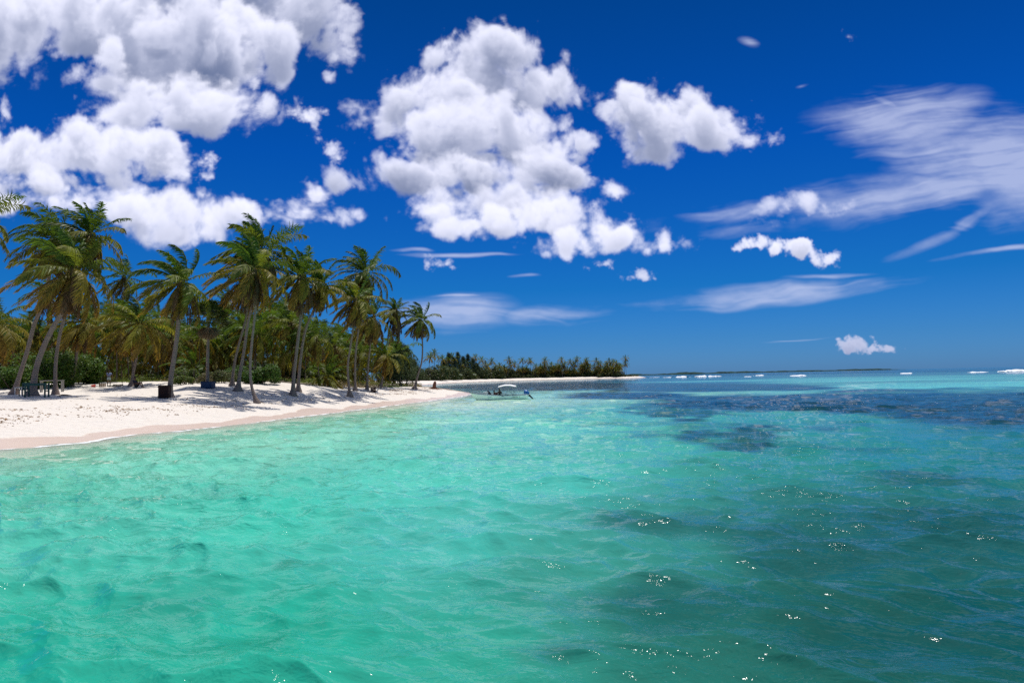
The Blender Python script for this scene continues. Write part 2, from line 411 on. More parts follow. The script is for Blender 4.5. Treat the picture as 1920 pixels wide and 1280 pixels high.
# ------------------------------------------------------------------ materials
def mat(name, rough=.6, color=(.5, .5, .5), var=0.12, scale=4.0, spec=.4, bump=0.0, attr=None, metal=0.0, coord='Object', detail=5):
    m = bpy.data.materials.new(name); m.use_nodes = True; t = m.node_tree
    b = t.nodes['Principled BSDF']; b.inputs['Roughness'].default_value = rough
    b.inputs['Specular IOR Level'].default_value = spec; b.inputs['Metallic'].default_value = metal
    tcn = t.nodes.new('ShaderNodeTexCoord'); v = S(t, tcn.outputs[coord])
    n = noise(t, v, scale, detail, .6)
    if attr:
        a = t.nodes.new('ShaderNodeAttribute'); a.attribute_name = attr; c0 = S(t, a.outputs['Color'])
    else:
        c0 = None
    k = lin(t, n, .25, .75, 1 - var, 1 + var)
    kc = combine(t, k, k, k)
    if c0 is None:
        c0 = vmath(t, 'SCALE', kc, scale=1.0); c0 = vmath(t, 'MULTIPLY', kc, color)
    else: c0 = vmath(t, 'MULTIPLY', kc, c0)
    put(t, b.inputs['Base Color'], c0)
    put(t, b.inputs['Roughness'], lin(t, n, .2, .8, max(rough - .1, .02), min(rough + .1, 1)))
    if bump:
        bn = t.nodes.new('ShaderNodeBump'); bn.inputs['Strength'].default_value = 1.0; bn.inputs['Distance'].default_value = bump
        put(t, bn.inputs['Height'], noise(t, v, scale * 3, 4, .6)); t.links.new(bn.outputs[0], b.inputs['Normal'])
    return m
def leaf_mat(name, trans=.35, rough=.42, spec=.35, var=.25, scale=1.5):
    m = mat(name, rough, var=var, scale=scale, spec=spec, attr='col')
    t = m.node_tree; b = t.nodes['Principled BSDF']; out = [n for n in t.nodes if n.type == 'OUTPUT_MATERIAL'][0]
    tr = t.nodes.new('ShaderNodeBsdfTranslucent')
    c = S(t, b.inputs['Base Color'].links[0].from_socket)
    put(t, tr.inputs[0], vmath(t, 'MULTIPLY', c, (1.6, 1.5, .7)))
    mx = t.nodes.new('ShaderNodeMixShader'); mx.inputs[0].default_value = trans
    t.links.new(b.outputs[0], mx.inputs[1]); t.links.new(tr.outputs[0], mx.inputs[2]); t.links.new(mx.outputs[0], out.inputs[0])
    return m

# ================================================================== the lie of the land
def L(px, py): p = on_plane(px, py); return (p.x, p.y)
SHORE = [(-200, -60), (-75, -6), (-42, 9), (-27, 20.5), L(0, 842), L(80, 835), L(160, 827.5), L(240, 815), L(320, 808.5), L(400, 800), L(460, 793), L(510, 787), L(560, 781), L(640, 771.5), L(700, 764),
         L(760, 756.5), L(820, 749), L(860, 743.5), L(882, 738.5), (-6.5, 108), (-9.5, 120), (-15.5, 132), (-24, 148), (-36, 175), (-50, 215), (-50, 250), L(792, 722), L(836, 718.6), L(880, 716.4), L(920, 714.8),
         L(960, 713.5), L(1010, 712.2), L(1060, 711), L(1120, 709.7), L(1158, 709.0), (80, 493), (92, 507), (106, 540), (80, 640), (-100, 900), (-900, 1000), (-1500, 600), (-1500, -400)]
SH = np.array(SHORE, float)
def shore_dist(x, y):
    """signed distance to the waterline, positive on land"""
    x = np.asarray(x, float); y = np.asarray(y, float)
    d = np.full(x.shape, 1e9); inside = np.zeros(x.shape, bool)
    n = len(SH)
    for i in range(n):
        ax, ay = SH[i]; bx, by = SH[(i + 1) % n]
        ex, ey = bx - ax, by - ay
        t = np.clip(((x - ax) * ex + (y - ay) * ey) / (ex * ex + ey * ey), 0, 1)
        d = np.minimum(d, (x - ax - t * ex) ** 2 + (y - ay - t * ey) ** 2)
        c = (ay > y) != (by > y)
        with np.errstate(divide='ignore', invalid='ignore'):
            inside ^= c & (x < (bx - ax) * (y - ay) / (by - ay if by != ay else 1e-9) + ax)
    d = np.sqrt(d)
    return np.where(inside, d, -d)
EP = ([-400, 20, 200, 300, 350, 440, 520, 600, 650, 700, 750, 790], [76, 66, 68, 64, 60, 62, 64, 68, 74, 80, 92, 104])
DA = ([520, 650, 790], [.85, .32, 0.0])
def veg_coord(x, y, d=None):
    """metres behind the line where the plants begin"""
    x = np.asarray(x, float); y = np.asarray(y, float)
    if d is None: d = shore_dist(x, y)
    bear = 960 + FPX * x / np.maximum(y, 5)
    w = np.clip((y - 190) / 30, 0, 1)
    return (y - np.interp(bear, *EP)) * (1 - w) + (d - 10) * w
def height(x, y, d=None):
    x = np.asarray(x, float); y = np.asarray(y, float)
    if d is None: d = shore_dist(x, y)
    wob = vnoise(x / 3.1, y / 3.1, 5) * .35 + vnoise(x / 1.1, y / 1.1, 6) * .12
    dd = d + wob
    land = 1.95 * (1 - np.exp(-np.maximum(dd, 0) / 7.5))
    land = land + np.clip(d / 6, 0, 1) * (vnoise(x / 7.0, y / 7.0, 7) * .06 + vnoise(x / 2.3, y / 2.3, 8) * .035 + vnoise(x / .8, y / .8, 9) * .016)
    bear = 960 + FPX * x / np.maximum(y, 5)
    k = np.clip((y - np.interp(bear, *EP) + 16) / 18, 0, 1); k = k * k * (3 - 2 * k)
    land = land + k * np.interp(bear, *DA) * np.clip(d / 6, 0, 1) * (y > 5)
    sea = -.10 * np.minimum(-dd, 9) - .035 * np.clip(-dd - 9, 0, 60)
    return np.where(dd > 0, land, sea)
def gz(x, y): return float(height(np.array([x]), np.array([y]))[0])

def polar(r_list, half=50.0, step=0.07):
    fine = np.arange(-half, half + 1e-6, step)
    coarse = np.concatenate([np.arange(-180, -half, 3.0), fine, np.arange(half + 3, 180, 3.0)])
    th = np.radians(coarse)
    R, T = np.meshgrid(r_list, th, indexing='ij')
    x = R * np.sin(T); y = R * np.cos(T)
    nr, nt = R.shape
    i, j = np.meshgrid(np.arange(nr - 1), np.arange(nt), indexing='ij')
    j2 = (j + 1) % nt
    f = np.stack([i * nt + j, i * nt + j2, (i + 1) * nt + j2, (i + 1) * nt + j], -1).reshape(-1, 4)
    spc = np.maximum(np.gradient(r_list)[:, None], R * np.gradient(th)[None, :].clip(0, 1))
    return x.ravel(), y.ravel(), f[:, ::-1], spc.ravel(), R.ravel()
def rings(a, b, fn):
    out = [a]
    while out[-1] < b: out.append(out[-1] + fn(out[-1]))
    return np.array(out)

# ------------------------------------------------------------------ ground: one sheet of sand from the beach to the far side, sea bed included
gr = rings(1.0, 24000, lambda r: min(max(r * r / 1640 * 1.6, .06), r * .0085) if 20 < r < 620 else (r * .08 if r <= 20 else r * .08))
gx, gy, gf, gs, gR = polar(gr, 50, .125)
gd = shore_dist(gx, gy); gzv = height(gx, gy, gd)
gzv = np.where(gR > 3000, -3.0, gzv)
m_sand = bpy.data.materials.new('sand'); m_sand.use_nodes = True
t = m_sand.node_tree; b = t.nodes['Principled BSDF']
pos = S(t, t.nodes.new('ShaderNodeNewGeometry').outputs['Position'])
at_ = t.nodes.new('ShaderNodeAttribute'); at_.attribute_name = 'shore'; sd = S(t, at_.outputs['Fac'])
px_, py_, pz_ = split(t, pos)
nA = noise(t, pos, .55, 5, .6); nB = noise(t, pos, 5.0, 6, .65); nC = noise(t, pos, 22.0, 4, .6); nD = noise(t, pos, .16, 3, .5)
dry = mixc(t, nB, (.80, .74, .665), (.62, .56, .49))
dry = mixc(t, smooth(t, nC, .62, .75), dry, (.40, .33, .27))
dry = mixc(t, smooth(t, nA, .5, .75, 0, .35), dry, (.66, .58, .49))
wetline = sd + (nD - .5) * 3.4 + (nA - .5) * .5
wet = smooth(t, wetline, .95, 1.2, 1.0, 0.0) * smooth(t, sd, -1.4, -.1)
wetc = mixc(t, nA, (.58, .45, .37), (.65, .52, .44))
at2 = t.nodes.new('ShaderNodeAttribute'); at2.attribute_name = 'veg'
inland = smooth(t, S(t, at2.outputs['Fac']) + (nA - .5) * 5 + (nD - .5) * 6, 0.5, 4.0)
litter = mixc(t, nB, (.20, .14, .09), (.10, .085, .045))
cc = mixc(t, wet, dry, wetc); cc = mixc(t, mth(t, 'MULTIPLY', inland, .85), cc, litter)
put(t, b.inputs['Base Color'], cc)
put(t, b.inputs['Roughness'], lin(t, wet, 0, 1, .95, .35)); b.inputs['Specular IOR Level'].default_value = .3
bn = t.nodes.new('ShaderNodeBump'); bn.inputs['Distance'].default_value = .10
vor = t.nodes.new('ShaderNodeTexVoronoi'); vor.feature = 'SMOOTH_F1'; vor.inputs['Scale'].default_value = 2.6; put(t, vor.inputs['Vector'], vmath(t, 'MULTIPLY_ADD', noise(t, pos, 2.0, 2, .5, color=True), (.5, .5, .5), pos))
hgt = (S(t, vor.outputs['Distance']) * .9 + nB * .7 + nC * .16) * lin(t, wet, 0, 1, 1.0, .06)
put(t, bn.inputs['Height'], hgt); t.links.new(bn.outputs[0], b.inputs['Normal'])
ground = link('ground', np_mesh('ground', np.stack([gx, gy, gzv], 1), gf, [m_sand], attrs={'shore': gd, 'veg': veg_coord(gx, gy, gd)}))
tag(ground, kind='structure')

# ------------------------------------------------------------------ water
wr = np.concatenate([[0.2, 1.0, 2.0, 3.0], rings(3.6, 24000, lambda r: min(max(r * r / 1640 * .75, .014), r * .012))])
wx, wy, wf, ws, wR = polar(wr, 41.0, .07)
wd = -shore_dist(wx, wy)                                   # distance out from the waterline
def project_np(x, y, z=0.0):
    v = np.stack([x, y, np.full_like(x, z - CAM_H)], -1)
    w = np.maximum(v @ np.array(_f), .05)
    return 960 + FPX * (v @ np.array(_r)) / w, 640 - FPX * (v @ np.array(_u)) / w
tipf = np.exp(-((wx + 5.5) ** 2 + (wy - 102) ** 2) / 17.0 ** 2)      # the spit runs on as a shallow bar
dep = np.clip(wd * .10 * (1 - .88 * tipf), 0, 3)
wz = np.zeros_like(wx); ox = np.zeros_like(wx); oy = np.zeros_like(wx)
rg = np.random.default_rng(4)
NW = 54
lam = np.exp(np.linspace(math.log(.30), math.log(3.2), NW)) * rg.uniform(.93, 1.07, NW)
main = math.atan2(-.93, -.36)
calm = np.clip(wd / 7, .12, 1) * (0.75 + .25 * vnoise(wx / 9, wy / 9, 31))
near_mask = wR < 900
def layer_vis(lm): return np.clip((lm / ws - 1.3) / 1.6, 0, 1)
for lm in lam:
    th = main + rg.normal(0, .40 if lm > 1.2 else .58); k = 2 * math.pi / lm
    amp_ = .0142 * lm * (1.0 if lm < 1.3 else (1.3 / lm) ** .75)
    ph = rg.uniform(0, 6.28); vis = layer_vis(lm)
    idx = np.nonzero((vis > 0) & near_mask)[0]
    if len(idx) == 0: continue
    cx, cy = math.cos(th), math.sin(th)
    mod = .45 + .85 * np.clip(vnoise(wx[idx] / (lm * 3.0) + lm * 9, wy[idx] / (lm * 3.0) - lm * 5, int(lm * 1000) + 3) + .35, 0, .95)
    A = amp_ * vis[idx] * calm[idx] * mod
    q = k * (cx * wx[idx] + cy * wy[idx]) + ph
    wz[idx] += A * np.cos(q); ox[idx] -= A * np.sin(q) * cx; oy[idx] -= A * np.sin(q) * cy
# short chop: sharp broken crests lying across the wind
cs_, sn_ = math.cos(main), math.sin(main)
wr1 = vnoise(wx / 2.7, wy / 2.7, 33); wr2 = vnoise(wx / 1.1, wy / 1.1, 34)
for q_, (lr_, A_, sd_q) in enumerate(((1.5, .024, 1), (.95, .026, 2), (.55, .0200, 3), (.32, .0135, 4), (.19, .0085, 5), (.12, .005, 6))):
    vis = layer_vis(lr_ * 1.6); idx = np.nonzero((vis > 0) & near_mask)[0]
    a = .22 * math.sin(q_ * 2.1)
    cA, sA = math.cos(main + a), math.sin(main + a)
    u_q = (cA * wx[idx] + sA * wy[idx]) / lr_ + .55 * wr1[idx] + .3 * wr2[idx] * (1 if q_ > 1 else 0); v_q = (-sA * wx[idx] + cA * wy[idx]) / (lr_ * 3.2) + .4 * wr1[idx]
    nz_ = vnoise(u_q, v_q, 340 + sd_q) + .35 * vnoise(u_q * 1.9, v_q * 1.9, 350 + sd_q)
    gust = np.clip(.75 + .7 * vnoise(wx[idx] / 5.5 + q_, wy[idx] / 5.5, 360), .2, 1.4)
    wz[idx] += 1.45 * A_ * vis[idx] * calm[idx] * gust * (1 - 1.9 * np.sqrt(nz_ * nz_ + .004))
# body colour of the water over its bed: sand, weed or reef
srgb = lambda c: tuple((q / 255 / 12.92 if q < 10.3 else ((q / 255 + .055) / 1.055) ** 2.4) for q in c)
CP = [(60, 850, (120, 205, 180)), (100, 930, (62, 190, 160)), (80, 1210, (26, 168, 138)), (300, 870, (95, 212, 185)), (500, 830, (115, 218, 195)), (500, 960, (52, 196, 165)), (520, 1200, (24, 168, 136)),
      (700, 790, (120, 222, 200)), (850, 757, (165, 232, 218)), (760, 900, (72, 205, 180)), (820, 1020, (58, 184, 164)), (850, 1220, (34, 160, 132)), (1000, 745, (125, 220, 208)), (1000, 800, (80, 208, 188)),
      (1050, 900, (62, 190, 172)), (1050, 1080, (44, 148, 128)), (1200, 770, (62, 180, 175)), (1200, 840, (60, 180, 165)), (1250, 960, (42, 142, 128)), (1250, 1180, (24, 106, 90)), (1450, 870, (36, 146, 134)),
      (1500, 960, (24, 112, 106)), (1550, 1180, (14, 90, 78)), (1700, 850, (24, 142, 136)), (1750, 1000, (16, 98, 96)), (1900, 860, (22, 118, 124)), (1880, 1180, (8, 86, 78)), (1900, 800, (20, 104, 120)), (1500, 790, (40, 150, 150)),
      (1900, 712, (100, 205, 190)), (1650, 716, (90, 205, 190)), (1300, 716, (50, 150, 155)), (1000, 722, (60, 140, 150)), (1600, 696, (0, 96, 112)), (1900, 691, (0, 84, 106)), (1250, 703, (10, 96, 118)), (-600, 1000, (90, 200, 175)), (2600, 1000, (8, 84, 84))]
def flat_key(px, py):
    p = on_plane(px, py); return math.atan2(p.x, p.y) * 1.6, math.log(math.hypot(p.x, p.y))
ak = np.arctan2(wx, wy) * 1.6; rk = np.log(wR + 1e-3)
num = np.zeros((len(wx), 3)); den = np.zeros(len(wx))
for px, py, c in CP:
    a, l = flat_key(px, py)
    w_ = 1.0 / (((ak - a) ** 2 + (rk - l) ** 2) + .02) ** 1.55
    num += w_[:, None] * np.array(srgb(c)); den += w_
wc = num / den[:, None] * np.array((1.25, .83, .86))
PXq, _pq = project_np(wx, wy)
kb = np.clip((rk - math.log(14)) / 1.5, 0, 1)[:, None]
wc = wc * (1 - kb * np.array((-.10, -.03, .20)))  # less blue with distance: offsets the sky's reflection in the body colour
kr = np.clip((PXq - 1150) / 500, 0, 1)[:, None] * np.clip((34 - wR) / 22, 0, 1)[:, None]
wc = wc * (1 - .20 * kr)
# weed beds on the bottom (dark) and bare sand bars (bright), outlines broken by noise in metres
PXv, PYv = project_np(wx, wy)
fb = vnoise(wx / 14, wy / 14, 41) * .55 + vnoise(wx / 5, wy / 5, 42) * .35 + vnoise(wx / 1.9, wy / 1.9, 43) * .22
fb2 = vnoise(wx / 60, wy / 60, 44) * .6 + vnoise(wx / 25, wy / 25, 45) * .4
def bed(lst, grow=1.0, sharp=3.0):
    m = np.full(len(wx), -9.0)
    for px, py, rx, ry in lst:
        m = np.maximum(m, 1 - np.sqrt(((PXv - px) / rx) ** 2 + ((PYv - py) / ry) ** 2))
    return np.clip((m * 1.7 + .08 + (fb + fb2 * .5) * .62) * sharp, 0, 1)
fine = vnoise(wx / 2.2, wy / 2.2, 58) * .5 + vnoise(wx / .8, wy / .8, 59) * .35
weed = bed([(1040, 724, 240, 9), (1300, 727, 280, 10), (1680, 755, 390, 25), (1880, 768, 300, 40), (1430, 757, 260, 21), (1180, 741, 150, 9)], sharp=1.9)
mm = np.maximum(1 - np.sqrt(((PXv - 1400) / 120) ** 2 + ((PYv - 814) / 22) ** 2), np.maximum(1 - np.sqrt(((PXv - 1385) / 80) ** 2 + ((PYv - 838) / 10) ** 2), 1 - np.sqrt(((PXv - 1270) / 120) ** 2 + ((PYv - 772) / 14) ** 2)))
weed = np.maximum(weed, np.clip((mm * 1.5 + fine * 1.3) * 1.1, 0, .75))
m2 = np.full(len(wx), -9.0)
for px, py, rx, ry, w_ in ((1340, 800, 240, 26, .0), (1500, 842, 200, 26, -.15), (1700, 905, 260, 40, -.1), (1350, 870, 170, 22, -.25), (1880, 960, 200, 60, .0), (1240, 985, 200, 40, -.2), (1180, 1120, 230, 70, -.1), (1500, 1040, 260, 60, -.15), (1800, 1200, 300, 80, -.1), (1050, 1230, 170, 50, -.1)):
    m2 = np.maximum(m2, 1 - np.sqrt(((PXv - px) / rx) ** 2 + ((PYv - py) / ry) ** 2) + w_)
weed2 = np.clip(m2 * 1.2 + fine * 1.1 + .25 * vnoise(wx / 5, wy / 5, 57), 0, 1) * .66
wc = wc * (1 - weed2[:, None]) + np.array(srgb((16, 76, 74))) * weed2[:, None]
right = np.clip((PXv - 1380) / 200, 0, 1)
lr = np.log(np.maximum(wR, 1))
def band(a, b_, s_=.10):
    wv_ = .10 * bandn
    return np.clip((lr - math.log(a) + wv_) / s_, 0, 1) * np.clip((math.log(b_) - lr + wv_) / s_, 0, 1)
bandn = vnoise(wx / 160, wy / 26, 47) + .6 * vnoise(wx / 60, wy / 12, 48)
teal = np.array(srgb((14, 100, 122))); tq = np.array(srgb((112, 208, 192)))
def lay(m, c):
    global wc
    wc = wc * (1 - m[:, None]) + np.array(c) * m[:, None]
lay(band(112, 9e3) * np.clip((PXv - 900) / 200, .5, 1) * (1 - right) * .85, teal)                 # deeper water off the far beach
lay(band(190, 235, .05) * (1 - right) * .8, tq)
lay(band(82, 285, .12) * right * .9, tq)                      # bright bar of bare sand
lay(band(285, 420, .06) * right * .8, srgb((40, 92, 120)))
lay(band(420, 1e5, .08), srgb((4, 84, 104)))
streak = np.clip((bandn - .25) * 2, 0, 1) * np.clip((wR - 90) / 60, 0, 1) * np.clip((900 - wR) / 400, 0, 1)
weed = np.maximum(weed, streak * .5)
wc = wc * (1 - weed[:, None]) + np.array(srgb((16, 58, 56))) * weed[:, None]
rocks = np.clip((fb * .9 + fb2 * .5 - .12) * 2.2, 0, 1) * np.clip((PXv - 820) / 400, 0, 1) * np.clip((PYv - 830) / 150, 0, 1)
wc = wc * (1 - .38 * rocks[:, None]) + np.array(srgb((34, 62, 54))) * .38 * rocks[:, None]
patch = np.clip((vnoise(wx / 1.3, wy / 1.3, 51) * .6 + vnoise(wx / .5, wy / .5, 52) * .4 - .25) * 2, 0, 1) * np.clip((1300 - PXv) / 500, 0, 1)
wc = wc * (1 - .18 * patch[:, None])
foam = 1.35 * np.exp(-np.abs(wd + .22 * vnoise(wx / 1.7, wy / 1.7, 53) + .1 * vnoise(wx / .5, wy / .5, 56) - .22) / .26) * (wR < 400) + .55 * np.exp(-np.abs(wd + .8 * vnoise(wx / 4, wy / 4, 54) - 1.3) / .16) * np.clip(vnoise(wx / 2, wy / 2, 55) * 2, 0, 1) * (wR < 200)
m_water = bpy.data.materials.new('water'); m_water.use_nodes = True
t = m_water.node_tree; b = t.nodes['Principled BSDF']; out = [n for n in t.nodes if n.type == 'OUTPUT_MATERIAL'][0]
pos = S(t, t.nodes.new('ShaderNodeNewGeometry').outputs['Position'])
def fattr(n_, col_=False):
    a = t.nodes.new('ShaderNodeAttribute'); a.attribute_name = n_; return S(t, a.outputs['Color' if col_ else 'Fac'])
wcol = fattr('col', True); wdep = fattr('depth'); wfoam = fattr('foam')
n1 = noise(t, pos, 1.1, 4, .6); n2 = noise(t, vmath(t, 'MULTIPLY', pos, (1, 1.6, 1)), 4.5, 5, .6, dist=.6)
kf = lin(t, n1, .3, .7, .86, 1.14)
body = vmath(t, 'MULTIPLY', wcol, combine(t, kf, lin(t, n2, .3, .7, .94, 1.06), lin(t, n2, .3, .7, .93, 1.07)))
nf = noise(t, pos, 9.0, 5, .7)
fm = smooth(t, wfoam * (nf + .35), .42, .75)
put(t, b.inputs['Base Color'], mixc(t, fm, body, (.85, .85, .85)))
put(t, b.inputs['Roughness'], lin(t, fm, 0, 1, .04, .7))
b.inputs['IOR'].default_value = 1.33; b.inputs['Specular IOR Level'].default_value = .34
cd = t.nodes.new('ShaderNodeCameraData')
def ridge(v): return 1.0 - mth(t, 'ABSOLUTE', (v - .5) * 2.6)
rp_ = vmath(t, 'MULTIPLY', mapping(t, pos, (0, 0, 0), (0, 0, -main)), (1, .5, 1))
wob = vmath(t, 'MULTIPLY_ADD', vmath(t, 'SUBTRACT', noise(t, pos, .9, 2, .5, color=True), (.5, .5, .5)), (.55, .55, 0), rp_)
r1 = ridge(noise(t, wob, 2.0, 2, .45)); r2 = ridge(noise(t, wob, 4.2, 2, .5)); r3 = ridge(noise(t, wob, 11.0, 2, .5))
vd = S(t, cd.outputs['View Distance'])
farg = smooth(t, vd, 14.0, 60.0); farm = smooth(t, vd, 7.0, 22.0)
gst = smooth(t, noise(t, pos, .22, 2, .5), .3, .7, .55, 1.25)
hh = (r1 * .13 * farg + r2 * mth(t, 'MULTIPLY_ADD', farm, .034, .010) + r3 * .0075 + noise(t, pos, 26.0, 2, .5) * .0028) * gst
bn = t.nodes.new('ShaderNodeBump'); bn.inputs['Distance'].default_value = 1.0; bn.inputs['Strength'].default_value = 1.0
put(t, bn.inputs['Height'], hh); t.links.new(bn.outputs[0], b.inputs['Normal'])
trn = t.nodes.new('ShaderNodeBsdfTransparent'); trn.inputs[0].default_value = (.86, .97, .95, 1)
gls = t.nodes.new('ShaderNodeBsdfGlossy'); gls.inputs['Roughness'].default_value = .05; t.links.new(bn.outputs[0], gls.inputs['Normal'])
fr = t.nodes.new('ShaderNodeFresnel'); fr.inputs['IOR'].default_value = 1.33; t.links.new(bn.outputs[0], fr.inputs['Normal'])
clearw = t.nodes.new('ShaderNodeMixShader'); put(t, clearw.inputs[0], S(t, fr.outputs[0]) * .68); t.links.new(trn.outputs[0], clearw.inputs[1]); t.links.new(gls.outputs[0], clearw.inputs[2])
mx = t.nodes.new('ShaderNodeMixShader')
opq = mth(t, 'MAXIMUM', 1.0 - mth(t, 'EXPONENT', wdep * -7.0), fm)
put(t, mx.inputs[0], mth(t, 'MINIMUM', opq, 1.0)); t.links.new(clearw.outputs[0], mx.inputs[1]); t.links.new(b.outputs[0], mx.inputs[2])
t.links.new(mx.outputs[0], out.inputs[0])
water = link('water', np_mesh('water', np.stack([wx + ox, wy + oy, wz], 1), wf, [m_water], colors=wc, attrs={'depth': dep, 'foam': foam}))
tag(water, kind='structure')
del num, den, ak, rk, PXv, PYv
# ================================================================== palms
m_leaf = leaf_mat('palm_leaf', .36, rough=.5, spec=.22)
m_dry = leaf_mat('dry_palm_leaf', .2, rough=.8, spec=.1)
m_trunk = bpy.data.materials.new('palm_trunk'); m_trunk.use_nodes = True
t = m_trunk.node_tree; b = t.nodes['Principled BSDF']
oc = S(t, t.nodes.new('ShaderNodeTexCoord').outputs['Object'])
ox_, oy_, oz_ = split(t, oc)
rn = noise(t, oc, 2.2, 5, .6); ring = mth(t, 'SINE', oz_ * 52.0 + rn * 7.0)
cc = mixc(t, rn, (.21, .15, .12), (.36, .28, .235)); cc = mixc(t, lin(t, ring, -1, 1, .0, .42), cc, (.11, .08, .07))
put(t, b.inputs['Base Color'], cc); b.inputs['Roughness'].default_value = .85; b.inputs['Specular IOR Level'].default_value = .15
bn = t.nodes.new('ShaderNodeBump'); bn.inputs['Distance'].default_value = .02; put(t, bn.inputs['Height'], ring * .4 + noise(t, oc, 14.0, 4, .6)); t.links.new(bn.outputs[0], b.inputs['Normal'])

WIND = np.array((-1.0, .10, 0.0))
def strips(P0_, P1_, P2_, Wd, w0, w1):
    """two-segment tapering blades: arrays (n,3)"""
    n = len(P0_)
    V = np.stack([P0_ - Wd * w0[:, None], P0_ + Wd * w0[:, None], P1_ - Wd * w1[:, None], P1_ + Wd * w1[:, None], P2_ - Wd * .006, P2_ + Wd * .006], 1).reshape(-1, 3)
    o = np.arange(n)[:, None] * 6
    F = np.concatenate([o + np.array((0, 1, 3, 2)), o + np.array((2, 3, 5, 4))], 0)
    return V, F
def unit(a): return a / (np.linalg.norm(a, axis=-1, keepdims=True) + 1e-9)
def frond(mb, r, az, e0, length, age, pairs, blade_w, wind=.5, droop=1.0, dead=False):
    S_ = 12; ds = length / S_
    d = np.array((math.cos(az) * math.cos(e0), math.sin(az) * math.cos(e0), math.sin(e0)))
    p = np.array((math.cos(az), math.sin(az), 0)) * .10; pts = [p.copy()]; ds_ = [d.copy()]
    for i in range(S_):
        f = (i + 1) / S_
        d = d + np.array((0, 0, -1.0)) * droop * (.035 + .19 * f) * (ds / .35) + WIND * wind * (.06 + .17 * f) * (ds / .35)
        d = d / np.linalg.norm(d); p = p + d * ds; pts.append(p.copy()); ds_.append(d.copy())
    pts = np.array(pts); dd = np.array(ds_)
    side0 = np.cross(dd[0], (0, 0, 1.)); side0 = side0 / (np.linalg.norm(side0) + 1e-9)
    tw = r.uniform(-.5, .5)
    side = unit(np.cross(dd, np.cross(side0, dd))); side = side * math.cos(tw) + np.cross(dd, side) * math.sin(tw)
    # colours: young green, older yellow, tips orange or brown
    y = np.clip(age * 1.5 - .50 + r.uniform(-.2, .2), 0, 1)
    g = np.array((.070, .122, .016)) * r.uniform(.7, 1.25); ye = np.array((.29, .25, .028)) * r.uniform(.8, 1.15); br = np.array((.33, .16, .035))
    if dead: c0 = np.array((.135, .085, .048)) * r.uniform(.6, 1.3); c1 = c0 * 1.25
    else: c0 = g * (1 - y) + ye * y; k_ = np.clip((age - .55) * 1.6 + r.uniform(-.25, .2), 0, .8); c0 = c0 * (1 - k_) + np.array((.20, .115, .04)) * r.uniform(.7, 1.2) * k_; c1 = c0 * (1 - .6 * y) + br * .6 * y
    # midrib
    q = .030 * np.linspace(1, .25, S_ + 1)[:, None]
    for w_ in (side, np.cross(dd, side)):
        V = np.stack([pts - w_ * q, pts + w_ * q], 1).reshape(-1, 3)
        F = np.array([(2 * i, 2 * i + 1, 2 * i + 3, 2 * i + 2) for i in range(S_)])
        mb.add(V, F, c0 * .6 + np.array((.14, .12, .04)) * .5)
    s = np.linspace(.14, 1.0, pairs); s = np.repeat(s, 2) + r.uniform(-.01, .01, pairs * 2); s = np.clip(s, 0, 1)
    sg = np.tile((1.0, -1.0), pairs)
    fi = s * S_; i0 = np.clip(fi.astype(int), 0, S_ - 1); fr = (fi - i0)[:, None]
    base = pts[i0] * (1 - fr) + pts[i0 + 1] * fr; dv = unit(dd[i0] * (1 - fr) + dd[i0 + 1] * fr); sv = unit(side[i0] * (1 - fr) + side[i0 + 1] * fr)
    prof = np.sin(np.clip((s - .10) / .95, 0, 1) * math.pi * .86 + .25) ** .7
    ll = length * .215 * prof * r.uniform(.8, 1.15, len(s)); ll = np.maximum(ll, length * .07)
    a_ = (.85 - .5 * s)[:, None]
    d1 = unit(sv * sg[:, None] * a_ + dv * .62 + np.cross(sv, dv) * .0 + np.array((0, 0, -.22)) + WIND * .22 * wind * 2 + r.normal(0, .10, (len(s), 3)))
    d2 = unit(d1 + np.array((0, 0, -.55)) * droop + WIND * .6 * wind)
    P1 = base + d1 * ll[:, None] * .5; P2 = P1 + d2 * ll[:, None] * .5
    wd = unit(np.cross(d1, r.normal(0, 1, (len(s), 3)) * .35 + np.cross(sv, dv)))
    w0 = np.full(len(s), blade_w * .6) * r.uniform(.8, 1.2, len(s)); w1 = w0 * 1.35
    V, F = strips(base, P1, P2, wd, w0, w1)
    cl = c0[None] * (1 - s[:, None] ** 4) + c1[None] * s[:, None] ** 4; cl = cl * r.uniform(.75, 1.25, (len(s), 1))
    mb.add(V, F, None); mb.c.append(np.repeat(cl, 6, 0).astype(np.float32))
def fast_mesh(mb, name, mats):
    v = np.concatenate(mb.v); f = np.concatenate(mb.f); c = np.concatenate(mb.c)
    return np_mesh(name, v, f, mats, smooth=False, colors=c)
def crown_mesh(seed, n=26, length=3.5, pairs=30, blade=.034, wind=.5, lo=-35, droop=1.0, yellow=0.0):
    r = np.random.default_rng(seed); mb = MB()
    for i in range(n):
        age = (i + .5) / n
        e0 = math.radians(84 + (lo - 84) * age ** 1.15 + r.uniform(-8, 8))
        frond(mb, r, i * 2.39996 + r.uniform(-.3, .3), e0, length * (.80 + .28 * math.sin(age * 2.6) - .26 * max(0, age - .6) / .4) * r.uniform(.88, 1.1), min(1, age + yellow), pairs, blade, wind * r.uniform(.6, 1.4), droop * r.uniform(.8, 1.2))
    return fast_mesh(mb, 'crown', [m_leaf])
